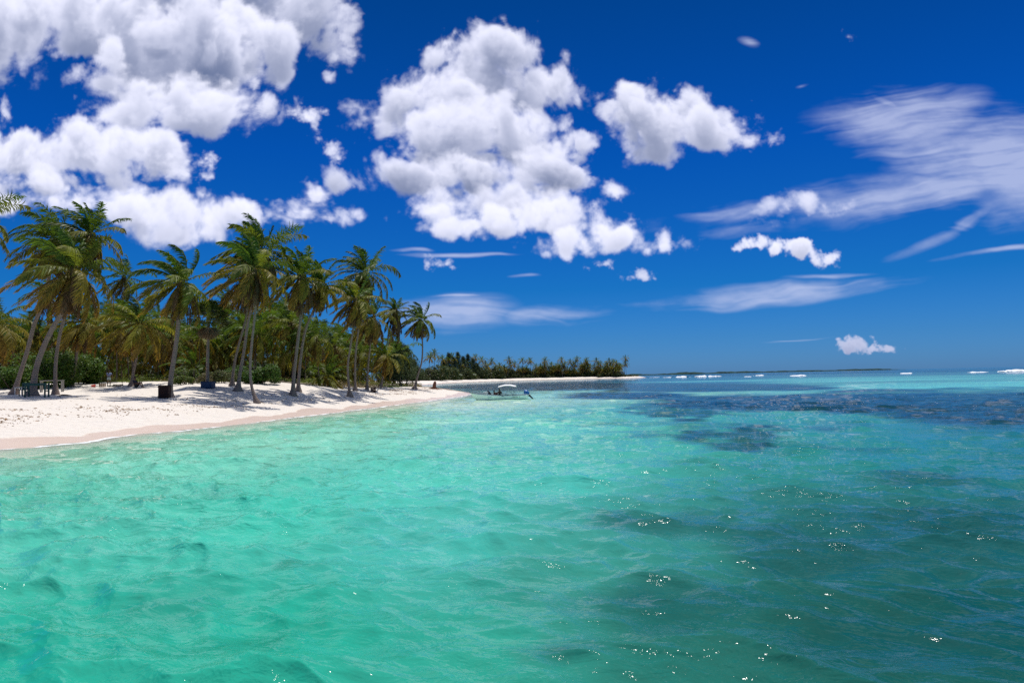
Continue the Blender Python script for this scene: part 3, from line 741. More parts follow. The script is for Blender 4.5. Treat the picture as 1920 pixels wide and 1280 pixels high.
def dead_mesh(seed, n=9, length=2.8, pairs=18, blade=.034):
    r = np.random.default_rng(seed); mb = MB()
    for i in range(n):
        frond(mb, r, i * 2.39996 + r.uniform(-.4, .4), math.radians(r.uniform(-82, -35)), length * r.uniform(.7, 1.1), 1, pairs, blade, r.uniform(.0, .3), 1.8, dead=True)
    # fibrous heart where the leaf bases meet the trunk
    mb.tube([(0, 0, -.5), (0, 0, -.25), (0, 0, .1), (0, 0, .35)], [.13, .22, .24, .08], 7, c=(.12, .08, .045))
    return fast_mesh_mixed(mb, 'dead_fronds', [m_dry])
def fast_mesh_mixed(mb, name, mats): return mb.mesh(name, mats, smooth=False)
HC = [crown_mesh(100 + i, n=31 + (i % 3) * 3, length=3.15 + .15 * (i % 3), pairs=42, blade=.046, wind=.50 + .10 * (i % 4), lo=-78, yellow=(.0, .10, .2, .05, .15, 0, .1, .0)[i], droop=(.9, 1.0, 1.15, .85, 1.0, 1.1, .9, 1.0)[i]) for i in range(8)]
HD = [dead_mesh(200 + i, n=13, length=2.6, pairs=22, blade=.045) for i in range(4)]
MC = [crown_mesh(300 + i, n=24, length=3.3, pairs=20, blade=.062, wind=.6, lo=-78, yellow=-.14 + .1 * (i % 3), droop=1.05) for i in range(6)]
MD = [dead_mesh(320 + i, n=8, pairs=12, blade=.05) for i in range(2)]
FC = [crown_mesh(340 + i, n=22, length=3.7, pairs=11, blade=.15, wind=.15, lo=-55, yellow=.10 + .12 * (i % 2), droop=1.0) for i in range(4)]

def smooth_path(P, n=18):
    P = np.asarray(P, float); m = len(P)
    t_ = np.linspace(0, m - 1, n); out = []
    Q = np.vstack([2 * P[0] - P[1], P, 2 * P[-1] - P[-2]])
    for q in t_:
        i = min(int(q), m - 2); f = q - i; a, b_, c, d = Q[i], Q[i + 1], Q[i + 2], Q[i + 3]
        out.append(.5 * ((2 * b_) + (c - a) * f + (2 * a - 5 * b_ + 4 * c - d) * f * f + (3 * b_ - a - 3 * c + d) * f ** 3))
    return np.array(out)
def trunk_mesh(P, r0, seed=0, flare=1.0, sides=10, n=20, sink=.3):
    """tapered trunk through points relative to the base; swollen, rooted foot"""
    r = np.random.default_rng(seed)
    path = smooth_path(P, n); path = np.vstack([path[0] - (0, 0, sink), path])
    h = np.concatenate([[0], np.cumsum(np.linalg.norm(np.diff(path, axis=0), axis=1))]); f = h / h[-1]
    rad = r0 * (.86 - .34 * f) + r0 * 1.25 * flare * np.exp(-np.maximum(h - sink, 0) / .32)
    rad = rad * (1 + r.uniform(-.05, .05, len(rad)))
    mb = MB().tube(path, rad, sides)
    return mb.mesh('trunk', [m_trunk])
def palm(px_path, dist, r0, crown, cscale=1.0, rz=0.0, dead=None, label='', group=None, flare=1.0, name='palm_tree', lean_y=0.0, cat='palm tree', dscale=None, tilt=(0, 0)):
    """px_path: pixels up the trunk, the first where it meets the sand; dist: metres ahead of the camera"""
    pts = []
    for i, (px, py) in enumerate(px_path):
        pts.append(at(px, py, dist + lean_y * i / max(1, len(px_path) - 1)))
    b0 = pts[0]; g = gz(b0.x, b0.y); b0 = Vector((b0.x, b0.y, g))
    o = empty(name, b0, label, cat, group)
    rel = [(0, 0, 0)] + [tuple(p - b0) for p in pts[1:]]
    link('trunk', trunk_mesh(rel, r0, len(label), flare), o)
    top = Vector(rel[-1])
    link('crown', crown, o, top, (tilt[0], tilt[1], rz), cscale)
    if dead is not None: link('dead_fronds', dead, o, top - Vector((0, 0, .15)), (0, 0, rz * 1.7), dscale or cscale)
    return o
G1 = 'coconut palms along the front of the beach'
# distances follow from where each foot meets the sand
palm([(60, 741), (68, 690), (82, 650), (97, 618), (120, 575), (137, 508)], 47, .235, HC[1], 1.16, 0.1, HD[0], 'tallest thick leaning palm whose foot stands right behind the green table', G1, 1.1)
palm([(104, 737), (104, 690), (109, 645), (118, 605), (135, 560), (150, 500), (168, 440)], 50, .15, HC[0], 1.0, .4, HD[1], 'palm with slim trunk and the topmost crown at left, rising behind the thickest palm', G1)
palm([(26, 734), (38, 700), (52, 655), (63, 612), (75, 580), (92, 520), (106, 452)], 51, .19, HC[5], 1.0, -.3, HD[2], 'leaning palm beside the small white table, its trunk leftmost on the beach', G1)
palm([(131, 725), (141, 685), (147, 640), (158, 605)], 62, .17, HC[2], .98, .2, HD[3], 'low palm curving up by the long white rail', G1, 1.5)
palm([(-70, 745), (-74, 690), (-72, 600), (-64, 500), (-58, 410)], 44, .2, HC[3], 1.0, .0, HD[0], 'palm at the very left edge with only frond tips showing', G1)
palm([(-32, 738), (-30, 700), (-22, 660), (-18, 610)], 54, .19, HC[4], 1.12, .3, HD[1], 'low palm at left edge with yellowing fronds hanging over bushes', G1)
palm([(246, 720), (250, 700), (256, 670), (263, 606)], 60, .135, HC[6], 1.22, -.2, None, 'short broad palm whose dark foot shelters a seated person', G1, 1.3)
palm([(318, 738), (321, 705), (328, 660), (334, 610), (338, 530)], 49, .21, HC[7], 1.05, .5, HD[2], 'tall palm beside the dark brown bin on the sand', G1, .7)
palm([(435, 724), (437, 700), (443, 665), (455, 620), (463, 585), (466, 520)], 58, .13, HC[2], 1.05, .9, HD[3], 'leftmost slim palm of the cluster of three', G1, 1.3)
palm([(446, 730), (450, 700), (458, 655), (466, 600), (482, 540), (490, 470)], 55, .15, HC[3], 1.12, -.4, HD[0], 'tallest palm of the cluster of three, its trunk in the middle', G1, 1.6)
palm([(482, 742), (472, 725), (469, 690), (472, 645), (477, 600), (480, 560), (476, 505)], 50, .125, HC[1], 1.0, .3, HD[1], 'palm with curved foot at right in the cluster of three', G1, 1.1)
palm([(549, 736), (551, 705), (556, 660), (562, 610), (567, 570), (563, 520)], 57, .17, HC[0], 1.1, .1, HD[2], 'front palm of the pair with touching trunks', G1, 1.2)
palm([(559, 733), (561, 700), (566, 655), (574, 615), (590, 575), (601, 535)], 60, .15, HC[4], .92, .6, HD[3], 'rear palm of the pair with touching trunks', G1, 1.2)
palm([(656, 732), (652, 690), (657, 650), (663, 610), (666, 560)], 65, .13, HC[6], 1.05, .2, HD[0], 'palm standing forward on the sand, left of the small brown crate', G1, 1.6)
palm([(666, 726), (666, 690), (668, 650), (676, 590), (684, 512)], 71, .13, HC[5], 1.10, .7, HD[1], 'tallest palm right of the pair with touching trunks', G1, 1.3)
palm([(688, 723), (690, 690), (694, 650), (699, 596)], 76, .13, HC[2], 1.05, -.3, HD[2], 'yellowing palm just behind the brown crate', G1)
palm([(714, 718), (721, 690), (728, 655), (735, 620), (741, 582)], 90, .15, HC[0], .74, .2, HD[3], 'small crowned palm with long brown dead skirt before the casuarinas', G1, 1.0, dscale=1.5)
palm([(712, 722), (718, 705), (724, 668)], 84, .14, HC[6], 1.0, .5, None, 'low palm with yellow fronds spreading above the ground cover', G1)
palm([(777, 729), (783, 705), (791, 676), (792, 640), (788, 600)], 92, .155, HC[7], .98, -.1, HD[0], 'lone palm at the tip of the sand spit', G1, 1.9)

# fan palm standing in the blue tub
def fan_crown(seed, n=46):
    r = np.random.default_rng(seed); mb = MB(); md = MB()
    for i in range(n + 22):
        dead = i >= n
        age = i / n if not dead else 1
        e0 = math.radians(80 - 95 * age + r.uniform(-8, 8)) if not dead else math.radians(r.uniform(-88, -55))
        az_ = i * 2.39996; d = np.array((math.cos(az_) * math.cos(e0), math.sin(az_) * math.cos(e0), math.sin(e0)))
        tip = d * (.75 if not dead else .5); side = unit(np.cross(d, (0, 0, 1.))); up = np.cross(side, d)
        col_ = np.array((.055, .085, .02)) * r.uniform(.7, 1.3) if not dead else np.array((.24, .165, .11)) * r.uniform(.6, 1.2)
        B = mb if not dead else md
        B.add([(-side * .015), side * .015, tip + side * .01, tip - side * .01], [(0, 1, 2, 3)], col_)
        k = np.linspace(-1.35, 1.35, 17)
        dirs = unit(np.cos(k)[:, None] * d + np.sin(k)[:, None] * side + r.normal(0, .05, (17, 3)))
        P0_ = np.repeat(tip[None], 17, 0); P1 = P0_ + dirs * .38; P2 = P1 + unit(dirs + np.array((0, 0, -.7)) + WIND * .15) * .33
        wd = unit(np.cross(dirs, up[None]))
        V, F = strips(P0_, P1, P2, wd, np.full(17, .015), np.full(17, .036)); B.add(V, F, col_)
    return fast_mesh(mb, 'crown', [m_leaf]), fast_mesh(md, 'dead_fronds', [m_dry])
fc, fd = fan_crown(9)
palm([(389, 722), (389, 690), (390, 650), (391, 612), (391, 598)], 56, .17, fc, 1.32, 0, fd, 'fan palm with round head and brown skirt above the blue tub', None, .2, name='fan_palm')

# the grove behind: every trunk its own tree
rgp = random.Random(5)
def trunk_variant(seed, h=10.0):
    r = random.Random(seed); lean = r.uniform(-1.2, 1.2); c = r.uniform(-.8, .8)
    return trunk_mesh([(0, 0, 0), (lean * .15, c * .2, h * .3), (lean * .5, c * .6, h * .68), (lean, c, h)], .125, seed, .6, 7, 9), Vector((lean, c, h))
TV = [trunk_variant(s_) for s_ in range(7)]
def grove_palm(x, y, h, crown, cs, label, group, rz=0, dead=None, name='palm_tree', girth=1.0):
    me, top = TV[rgp.randrange(len(TV))]
    s = h / top.z
    o = empty(name, (x, y, gz(x, y)), label, 'palm tree', group)
    flip = rgp.choice((0, math.pi, 1.2, -2.0))
    tr = link('trunk', me, o, (0, 0, 0), (0, 0, flip), (s * girth, s * girth, s))
    tp = Matrix.Rotation(flip, 3, 'Z') @ Vector((top.x * s * girth, top.y * s * girth, top.z * s))
    link('crown', crown, o, tp, (rgp.uniform(-.12, .12), rgp.uniform(-.12, .12), rz), cs)
    if dead is not None: link('dead_fronds', dead, o, tp, (0, 0, rgp.uniform(0, 6)), cs)
    return o
G2 = 'coconut palms crowded in the grove behind the beach'
L2 = 'slender coconut palm crowded among others deep in the shaded grove'
cnt = 0
def in_grove(x, y): return 2.0 < float(veg_coord(np.array([x]), np.array([y]))[0]) and float(shore_dist(np.array([x]), np.array([y]))[0]) > 9
tries = 0; placed = []
while cnt < 225 and tries < 6000:
    tries += 1
    y = rgp.uniform(58, 150) if rgp.random() < .7 else rgp.uniform(100, 230)
    px = rgp.uniform(-60, 770)
    x = (px - 960) / FPX * y
    if not in_grove(x, y): continue
    dmin = 2.6 if y < 100 else 3.4
    if any((x - a) ** 2 + (y - b_) ** 2 < dmin ** 2 for a, b_ in placed): continue
    # skyline of the grove: lower at the gaps between the tall front palms
    top_px = 592 + 22 * math.sin(px / 47.0) + 14 * math.sin(px / 19.0 + 1) + rgp.uniform(-10, 40) + max(0, px - 600) * .22
    hz = 706.7 - .0209 * (px - 960)
    h = (hz - top_px) * y / FPX + CAM_H - gz(x, y) - 1.6
    h = max(4.5, min(h, 15.5))
    if y < 75: h = min(h, rgp.uniform(5.5, 9))
    placed.append((x, y)); cnt += 1
    near = y < 95
    grove_palm(x, y, h, rgp.choice(MC), rgp.uniform(.85, 1.1), L2, G2, rgp.uniform(-.6, .6), rgp.choice(MD) if rgp.random() < .75 else None)
for px, py, y, lab in ((252, 522, 78, 'background palm top showing in the gap between the low broad palm and tall beach palm'), (430, 572, 84, 'background palm showing left of the cluster of three'), (100, 560, 74, 'background palm behind the leftmost leaning trunks')):
    x = (px - 960) / FPX * y; p = at(px, py, y)
    grove_palm(p.x, y, p.z - gz(p.x, y), rgp.choice(MC), 1.0, lab, None, .2, MD[0])
G2b = 'young stemless palms under the grove'
k = tries = 0
while k < 84 and tries < 3000:
    tries += 1
    y = rgp.uniform(62, 130); px = rgp.uniform(-40, 740); x = (px - 960) / FPX * y
    if not in_grove(x, y): continue
    grove_palm(x, y, rgp.uniform(.7, 4.8), rgp.choice(MC), rgp.uniform(.7, .95), 'young low palm with arching fronds in the shade under the grove', G2b, rgp.uniform(0, 6), name='young_palm'); k += 1

# palms of the far shore
G3 = 'coconut palms lining the far shore'
FARP = [(814, 662, 250), (803, 668, 262), (829, 671, 270), (842, 674, 285), (851, 668, 300), (893, 668, 360), (900, 673, 362), (909, 682, 372), (923, 676, 388), (935, 684, 398), (942, 687, 404), (951, 673, 418), (957, 682, 424), (964, 681, 430),
        (982, 674, 446), (978, 690, 440), (987, 690, 452), (996, 675, 462), (1003, 685, 466), (1011, 686, 470), (1021, 674, 474), (1023, 682, 480), (1032, 683, 482), (1042, 684, 486), (1048, 688, 480), (1054, 673, 492), (1059, 682, 494), (1068, 677, 496), (1074, 684, 490), (1079, 680, 498),
        (1084, 671, 500), (1089, 683, 494), (1096, 675, 503), (1101, 679, 506), (1104, 686, 500), (1119, 675, 505), (1115, 686, 500), (1127, 680, 508), (1136, 682, 506), (1143, 676, 508), (1150, 677, 510), (1158, 679, 510), (1161, 685, 508), (1170, 670, 512), (1174, 680, 512), (915, 686, 380), (869, 680, 330), (860, 684, 320), (1030, 690, 478), (1064, 690, 490),
        (930, 688, 395), (946, 690, 412), (970, 689, 436), (1016, 690, 472), (1037, 689, 484), (1092, 690, 498)]
for i, (px, py, y) in enumerate(FARP):
    p = at(px, py, y); 
    for _ in range(45):
        if float(shore_dist(np.array([p.x]), np.array([p.y]))[0]) >= (14 if px < 1120 else 8): break
        y += 4; p = at(px, py, y)
    lab = 'distant coconut palm in the crowded row lining the far shore'
    gg = G3
    if i == 43: lab, gg = 'tallest distant palm at the right end of the far shore row', G3
    h = max(3.0, p.z - gz(p.x, p.y) - .8)
    grove_palm(p.x, p.y, h, FC[i % 4], rgp.uniform(.95, 1.15), lab, gg, rgp.uniform(-.5, .5), name='palm_tree', girth=1.15)

k = tries = 0
while k < 84 and tries < 5000:
    tries += 1
    px = rgp.uniform(800, 1165); y = float(np.interp(px, [784, 836, 880, 920, 960, 1010, 1060, 1120, 1200], [270, 310, 385, 425, 456, 490, 505, 512, 515])) + rgp.uniform(0, 40)
    if 1107 < px < 1112: continue
    p = at(px, rgp.uniform(684, 702), y)
    if float(shore_dist(np.array([p.x]), np.array([p.y]))[0]) < (14 if px < 1120 else 8): continue
    grove_palm(p.x, y, max(1.2, p.z - 1.9), FC[k % 4], rgp.uniform(.8, 1.05), 'shorter distant coconut palm filling the row along the far shore', 'shorter palms of the far shore', rgp.uniform(-.5, .5), girth=1.1); k += 1
# ================================================================== bushes, casuarinas, ground cover
m_bush = leaf_mat('shrub_leaf', .3, rough=.5, spec=.22)
m_needle = leaf_mat('needle', .2, rough=.7, spec=.15)
m_bark = mat('bark', .9, (.10, .075, .06), .3, 3.0, .1, .01)
def bush_mesh(seed, lobes, n, leaf, col_, var=.35, mats=None, flat=1.0):
    """leaves spread through several lobes (x,y,z,r)"""
    r = np.random.default_rng(seed); mb = MB()
    w = np.array([l[3] ** 2 for l in lobes]); w = w / w.sum(); which = r.choice(len(lobes), n, p=w)
    Lb = np.array(lobes)[which]
    d = unit(r.normal(0, 1, (n, 3))); rad = r.uniform(.35, 1, n) ** .45
    c = Lb[:, :3] + d * (Lb[:, 3] * rad)[:, None] * np.array((1, 1, flat))
    c += .10 * Lb[:, 3:4] * np.stack([vnoise(c[:, 0] * 4, c[:, 2] * 4, 61), vnoise(c[:, 1] * 4, c[:, 2] * 4, 62), vnoise(c[:, 0] * 4, c[:, 1] * 4, 63)], 1)
    keep = c[:, 2] > .02; c = c[keep]; d = d[keep]; n = len(c)
    nrm = unit(d * .5 + np.array((0, 0, .55)) + r.normal(0, .45, (n, 3)))
    a = unit(np.cross(nrm, r.normal(0, 1, (n, 3)))); b_ = np.cross(nrm, a)
    s = leaf * r.uniform(.6, 1.25, n)[:, None]
    V = np.stack([c - a * s, c - b_ * s * .62 , c + a * s, c + b_ * s * .62], 1).reshape(-1, 3)
    F = np.arange(n * 4).reshape(-1, 4)
    cl = np.array(col_)[None] * r.uniform(1 - var, 1 + var, (n, 1)) * (1 + .22 * r.normal(0, 1, (n, 3)) * np.array((.8, .3, .5)))
    mb.add(V, F); mb.c.append(np.repeat(np.clip(cl, .005, 1), 4, 0).astype(np.float32))
    me = fast_mesh(mb, 'foliage', mats or [m_bush]); return me
def stems_mesh(seed, w, h, n=7):
    r = random.Random(seed); mb = MB()
    for i in range(n):
        x = r.uniform(-w, w) * .5; y = r.uniform(-w, w) * .3
        mb.tube([(x * .4, y * .4, -.1), (x * .7, y * .7, h * .35), (x, y, h * .75)], [.05, .035, .015], 5)
    return mb.mesh('stem', [m_bark])
def bush(px, dist, w, h, col_, label, n=5000, leaf=.085, group=None, seed=1, name='shrub', depth=1.0, cat='shrub'):
    x = (px - 960) / FPX * dist; r = random.Random(seed)
    lobes = []
    for i in range(9):
        f = r.uniform(-.5, .5); rr = r.uniform(.24, .36) * h
        lobes.append((f * w, r.uniform(-.5, .5) * depth, max(rr * .5, h * r.uniform(.25, .72) * (1 - .5 * abs(f) ** 1.5)), rr * r.uniform(1.0, 1.5)))
    o = empty(name, (x, dist, gz(x, dist)), label, cat, group)
    link('foliage', bush_mesh(seed, lobes, n, leaf, col_), o); link('stem', stems_mesh(seed, w, h), o)
    return o
GB = 'sea grape shrubs behind the beach'
gcol = (.075, .135, .022)
bush(-20, 60, 3.6, 2.2, gcol, 'rounded glossy shrub at left edge behind the leftmost leaning palm', 5200, .10, GB, 1)
bush(35, 59, 2.8, 1.9, gcol, 'low glossy shrub behind the small white table', 4200, .10, GB, 2)
bush(85, 61, 3.4, 3.3, gcol, 'tall glossy shrub behind the long white rail', 6500, .10, GB, 3)
bush(116, 64, 3.2, 3.2, (.065, .115, .02), 'tall dark glossy shrub behind the low curving palm', 6000, .10, GB, 4)
bush(150, 66, 2.9, 2.6, gcol, 'round bright shrub left of the standing person', 5600, .10, GB, 5)
bush(172, 66, 1.3, 1.1, (.09, .16, .03), 'small bright shrub at the foot of the round shrub', 1800, .08, GB, 6)
bush(362, 61, 3.4, 1.45, (.085, .125, .028), 'low green mound shrub between the bin and the blue tub', 5200, .07, GB, 7)
bush(350, 58, 2.2, .8, (.11, .15, .035), 'low yellow green shrub right behind the bin palm', 2600, .06, GB, 8)
bush(412, 61, 3.0, 1.2, (.095, .11, .045), 'greyish olive shrub right of the blue tub', 4600, .06, GB, 9)
bush(380, 60, 1.6, .85, (.13, .12, .07), 'dry olive shrub touching the blue tub', 2000, .05, GB, 10)
bush(455, 64, 2.6, 1.5, (.07, .13, .03), 'dark green shrub behind the cluster of three palms', 4200, .08, GB, 11)
bush(490, 62, 2.6, 1.7, (.065, .125, .022), 'brightest green shrub right of the cluster of three palms', 5200, .09, GB, 12)
# dense dark understorey closing the view beneath the crowns
GU = 'dark understorey shrubs deep in the grove'
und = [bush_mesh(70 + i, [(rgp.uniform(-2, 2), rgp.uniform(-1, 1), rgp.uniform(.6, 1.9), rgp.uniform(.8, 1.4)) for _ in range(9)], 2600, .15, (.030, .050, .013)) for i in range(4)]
ust = stems_mesh(3, 3, 2)
k = tries = 0
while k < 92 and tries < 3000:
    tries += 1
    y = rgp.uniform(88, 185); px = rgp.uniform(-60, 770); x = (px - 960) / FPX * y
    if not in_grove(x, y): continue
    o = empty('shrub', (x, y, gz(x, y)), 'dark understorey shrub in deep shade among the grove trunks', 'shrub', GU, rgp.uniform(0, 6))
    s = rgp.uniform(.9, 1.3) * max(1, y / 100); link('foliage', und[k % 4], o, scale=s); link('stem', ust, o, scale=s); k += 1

def casuarina(px, dist, h, w, label, seed, col_=(.07, .10, .048), n=4200, group='feathery casuarina trees'):
    r = np.random.default_rng(seed); x = (px - 960) / FPX * dist; rr = random.Random(seed)
    o = empty('casuarina_tree', (x, dist, gz(x, dist)), label, 'tree', group)
    mt = MB(); mt.tube([(0, 0, -.2), (.1, 0, h * .4), (0, .1, h * .97)], [h * .014 + .03, h * .010 + .02, .02], 6)
    lf = MB(); nb = 34
    P0_, P1_, P2_ = [], [], []
    for i in range(nb):
        z = h * (.12 + .86 * (i / nb)); a = i * 2.4; reach = w * .5 * (1 - (i / nb)) ** .72 * rr.uniform(.7, 1.15) + .25
        e_ = np.array((math.cos(a) * reach, math.sin(a) * reach * .7, reach * .55))
        mt.tube([(0, 0, z), tuple(np.array((0, 0, z)) + e_ * .5), tuple(np.array((0, 0, z)) + e_)], [.035, .02, .01], 4, cap=False)
        m_ = n // nb; f = r.uniform(.15, 1, m_)[:, None]
        q = np.array((0, 0, z)) + e_ * f + r.normal(0, .16 * (w / 3), (m_, 3))
        d = unit(r.normal(0, .5, (m_, 3)) + np.array((-.25, 0, .35)))
        P0_.append(q); P1_.append(q + d * .16); P2_.append(q + d * .16 + unit(d + np.array((-.2, 0, -.5))) * .16)
    P0_, P1_, P2_ = map(np.concatenate, (P0_, P1_, P2_))
    wd = unit(r.normal(0, 1, P0_.shape)); V, F = strips(P0_, P1_, P2_, wd, np.full(len(P0_), .008 + .00028 * dist), np.full(len(P0_), .008 + .00028 * dist))
    lf.add(V, F); cl = np.array(col_)[None] * r.uniform(.6, 1.4, (len(P0_), 1)); lf.c.append(np.repeat(cl, 6, 0).astype(np.float32))
    link('trunk', mt.mesh('trunk', [m_bark]), o); link('crown', fast_mesh(lf, 'crown', [m_needle]), o)
casuarina(748, 98, 6.4, 3.0, 'open wispy casuarina right of the dead skirted palm', 1)
casuarina(761, 104, 6.0, 3.4, 'wispy casuarina just left of the lone spit palm', 2)
casuarina(735, 96, 4.8, 3.6, 'dense dark casuarina below the dead skirted palm', 3, n=7000)
casuarina(752, 100, 4.2, 4.5, 'low broad dark casuarina between the beach and spit palm', 4, n=7000)
casuarina(772, 112, 4.0, 4.0, 'small dark casuarina behind the lone spit palm', 5, n=5000)
for i, (px, d_, h_) in enumerate(((832, 290, 8.5), (841, 300, 11.8), (850, 306, 10.0), (858, 310, 12.4), (868, 318, 10.6), (877, 330, 12.2), (886, 345, 10.4), (893, 352, 8.0))):
    d0_ = d_
    for _ in range(60):
        if float(shore_dist(np.array([(px - 960) / FPX * d_]), np.array([d_]))[0]) >= 14: break
        d_ += 3
    h_ *= d_ / d0_
    casuarina(px, d_, h_, 8.5, 'bushy casuarina in the dark clump between far shore palms', 20 + i, n=5600, col_=(.060, .085, .042), group='casuarinas in the dark far shore clump')
# shrubs of the far shore
fs = [bush_mesh(90 + i, [(rgp.uniform(-4, 4), rgp.uniform(-1.5, 1.5), rgp.uniform(.4, 1.8), rgp.uniform(1.0, 2.0)) for _ in range(9)], 2400, .30, ((.05, .075, .022), (.07, .09, .03), (.06, .07, .025))[i]) for i in range(3)]
fst = stems_mesh(5, 5, 2)
px = 792.0; i = 0
while px < 1204:
    dd_ = np.interp(px, [784, 836, 880, 920, 960, 1010, 1060, 1120, 1200], [275, 310, 352, 400, 436, 468, 492, 505, 508])
    dd_ = float(dd_)
    for _ in range(60):
        if float(shore_dist(np.array([(px - 960) / FPX * dd_]), np.array([dd_]))[0]) >= (13 if px < 1120 else 6): break
        dd_ += 3
    for off, s in ((0, .9 if px < 1165 else .5), (14, (2.3 if px < 1040 else 1.7) if px < 1160 else 0)):
        if s == 0 or float(shore_dist(np.array([(px - 960) / FPX * (dd_ + off)]), np.array([dd_ + off]))[0]) < 4: continue
        x = (px - 960) / FPX * (dd_ + off)
        o = empty('shrub', (x, dd_ + off, gz(x, dd_ + off)), 'low shrub in the green strip at the foot of the far shore palms', 'shrub', 'shrubs along the far shore', rgp.uniform(-.4, .4))
        link('foliage', fs[i % 3], o, scale=s * rgp.uniform(.8, 1.1)); link('stem', fst, o, scale=s); i += 1
    px += 9.5
# ground cover: creeping plants at the back of the sand
r = np.random.default_rng(8); V = []; C_ = []
n = 150000
pyy = r.uniform(46, 125, n); pxx = r.uniform(-80, 790, n); x = (pxx - 960) / FPX * pyy; d = shore_dist(x, pyy)
d = np.minimum(veg_coord(x, pyy, d), d - 5)
edge = 1.0 + 2.2 * vnoise(x / 6, pyy / 6, 71) + 1.4 * vnoise(x / 2, pyy / 2, 72)
ok = (d > edge) & (d < edge + 16) & (vnoise(x / 2.5, pyy / 2.5, 73) > -.45) ; x, y_ = x[ok], pyy[ok]; n = len(x)
z = height(x, y_)
hh_ = np.clip(.16 + .42 * (vnoise(x / 4, y_ / 4, 74) + .4), .05, .75) * np.clip((d[ok] - edge[ok]) / 2, .25, 1)
zz = z + hh_ * r.uniform(0, 1, n)
c = np.stack([x, y_, zz], 1); nrm = unit(np.array((0, 0, .7)) + r.normal(0, .5, (n, 3))); a = unit(np.cross(nrm, r.normal(0, 1, (n, 3)))); b_ = np.cross(nrm, a)
s = (.085 * r.uniform(.6, 1.3, n))[:, None]
V = np.stack([c - a * s, c - b_ * s * .5, c + a * s, c + b_ * s * .5], 1).reshape(-1, 3)
cl = np.where((vnoise(x / 3, y_ / 3, 75) > .25)[:, None], np.array((.17, .13, .055)), np.array((.115, .16, .030))) * r.uniform(.6, 1.3, (n, 1))
gcv = link('ground_cover', np_mesh('ground_cover', V, np.arange(n * 4).reshape(-1, 4), [m_bush], smooth=False, colors=np.repeat(cl, 4, 0)))
tag(gcv, 'low creeping green and dry plants along the back of the sand', 'ground cover', kind='stuff')
# seaweed and debris thrown up in lines on the sand
m_weed = mat('seaweed', .9, (.16, .085, .04), .4, 9, .1, attr='col')
r = np.random.default_rng(18); mb = MB()
n = 150000
yy_ = r.uniform(24, 118, n); xx_ = (r.uniform(-40, 860, n) - 960) / FPX * yy_; d = shore_dist(xx_, yy_)
wob_ = vnoise(xx_ / 9, yy_ / 9, 81) * 1.1 + vnoise(xx_ / 3, yy_ / 3, 82) * .5
l1 = np.exp(-((d - (4.6 + wob_)) / .8) ** 2); l2 = np.exp(-((d - (6.6 + wob_ * 1.3)) / .55) ** 2) * .7
clus = np.clip(vnoise(xx_ / 1.6, yy_ / .7, 83) * 1.5 + vnoise(xx_ / .5, yy_ / .5, 84) * .8, 0, 1) + .06
nearend = 1 + 3.5 * np.clip((yy_ - 65) / 25, 0, 1)
prob = (l1 + l2) * clus * nearend * 1.1 + .010 * np.clip(d / 3, 0, 1) * (d < 17)
ok = (r.uniform(0, 1, n) < prob) & (d > 2.6); xx_, yy_ = xx_[ok], yy_[ok]; n = len(xx_); z = height(xx_, yy_)
tri = []
base = np.stack([xx_, yy_, z], 1)
th = r.uniform(0, 6.28, (n, 3)); ln = np.minimum(r.lognormal(-3.1, .5, (n, 1)), .11) * np.array((1, 1, 1)); 
u1 = np.stack([np.cos(th[:, 0]), np.sin(th[:, 0]) * .6, np.zeros(n)], 1) * ln[:, :1]; u2 = np.stack([-np.sin(th[:, 0]), np.cos(th[:, 0]), np.zeros(n)], 1) * ln[:, :1] * r.uniform(.25, .7, (n, 1))
up = np.stack([np.zeros(n), np.zeros(n), ln[:, 0] * r.uniform(.1, .45, n) + .008], 1)
V = np.stack([base - u1 - u2, base + u1 - u2 * .6, base + u1 * .8 + u2, base - u1 * .7 + u2, base + up], 1).reshape(-1, 3)
o_ = np.arange(n)[:, None] * 5
F = np.concatenate([o_ + np.array(q) for q in ((0, 1, 4), (1, 2, 4), (2, 3, 4), (3, 0, 4))])
cl = np.array((.21, .125, .065)) * r.uniform(.45, 1.35, (n, 1))
sw = link('seaweed', np_mesh('seaweed', V, F, [m_weed], smooth=False, colors=np.repeat(cl, 5, 0)))
tag(sw, 'brown dried seaweed and debris scattered in lines on the sand', 'seaweed', kind='stuff')

# low land on the horizon
m_head = leaf_mat('far_forest', .1, rough=.9, spec=.05, scale=.02)
def headland(px0, px1, dist, h):
    n = 420; xs = np.linspace((px0 - 960) / FPX * dist, (px1 - 960) / FPX * dist, n)
    f = np.linspace(0, 1, n); prof = h * (.62 + .22 * vnoise(xs / 160, xs * 0, 91) + .20 * vnoise(xs / 28, xs * 0, 92) + .22 * vnoise(xs / 9, xs * 0, 93)) * np.clip(f * 12, .25, 1) * np.clip((1 - f) * 9, .12, 1)
    rows = []; cols = []
    for yo, hf in ((0, 0), (4, .45), (20, .8), (70, 1.0), (160, .95), (300, 0)):
        rr = prof * hf * (1 + .25 * vnoise(xs / 13 + yo, xs * 0 + yo, 94)); rows.append(np.stack([xs, np.full(n, dist + yo) + 14 * vnoise(xs / 60, xs * 0, 95), rr - (0 if hf else 1)], 1))
    V = np.concatenate(rows); F = [(i * n + j, i * n + j + 1, (i + 1) * n + j + 1, (i + 1) * n + j) for i in range(5) for j in range(n - 1)]
    c = np.array((.024, .050, .042))[None] * (1 + .5 * vnoise(V[:, 0] / 11, V[:, 1] / 9, 96))[:, None]  # haze put into the colour: forest green shifted slightly to blue
    o = link('headland', np_mesh('headland', V, np.array(F), [m_head], smooth=False, colors=c)); tag(o, kind='structure')
headland(1150, 1345, 2200, 6.5); headland(1300, 1700, 3300, 8.0)
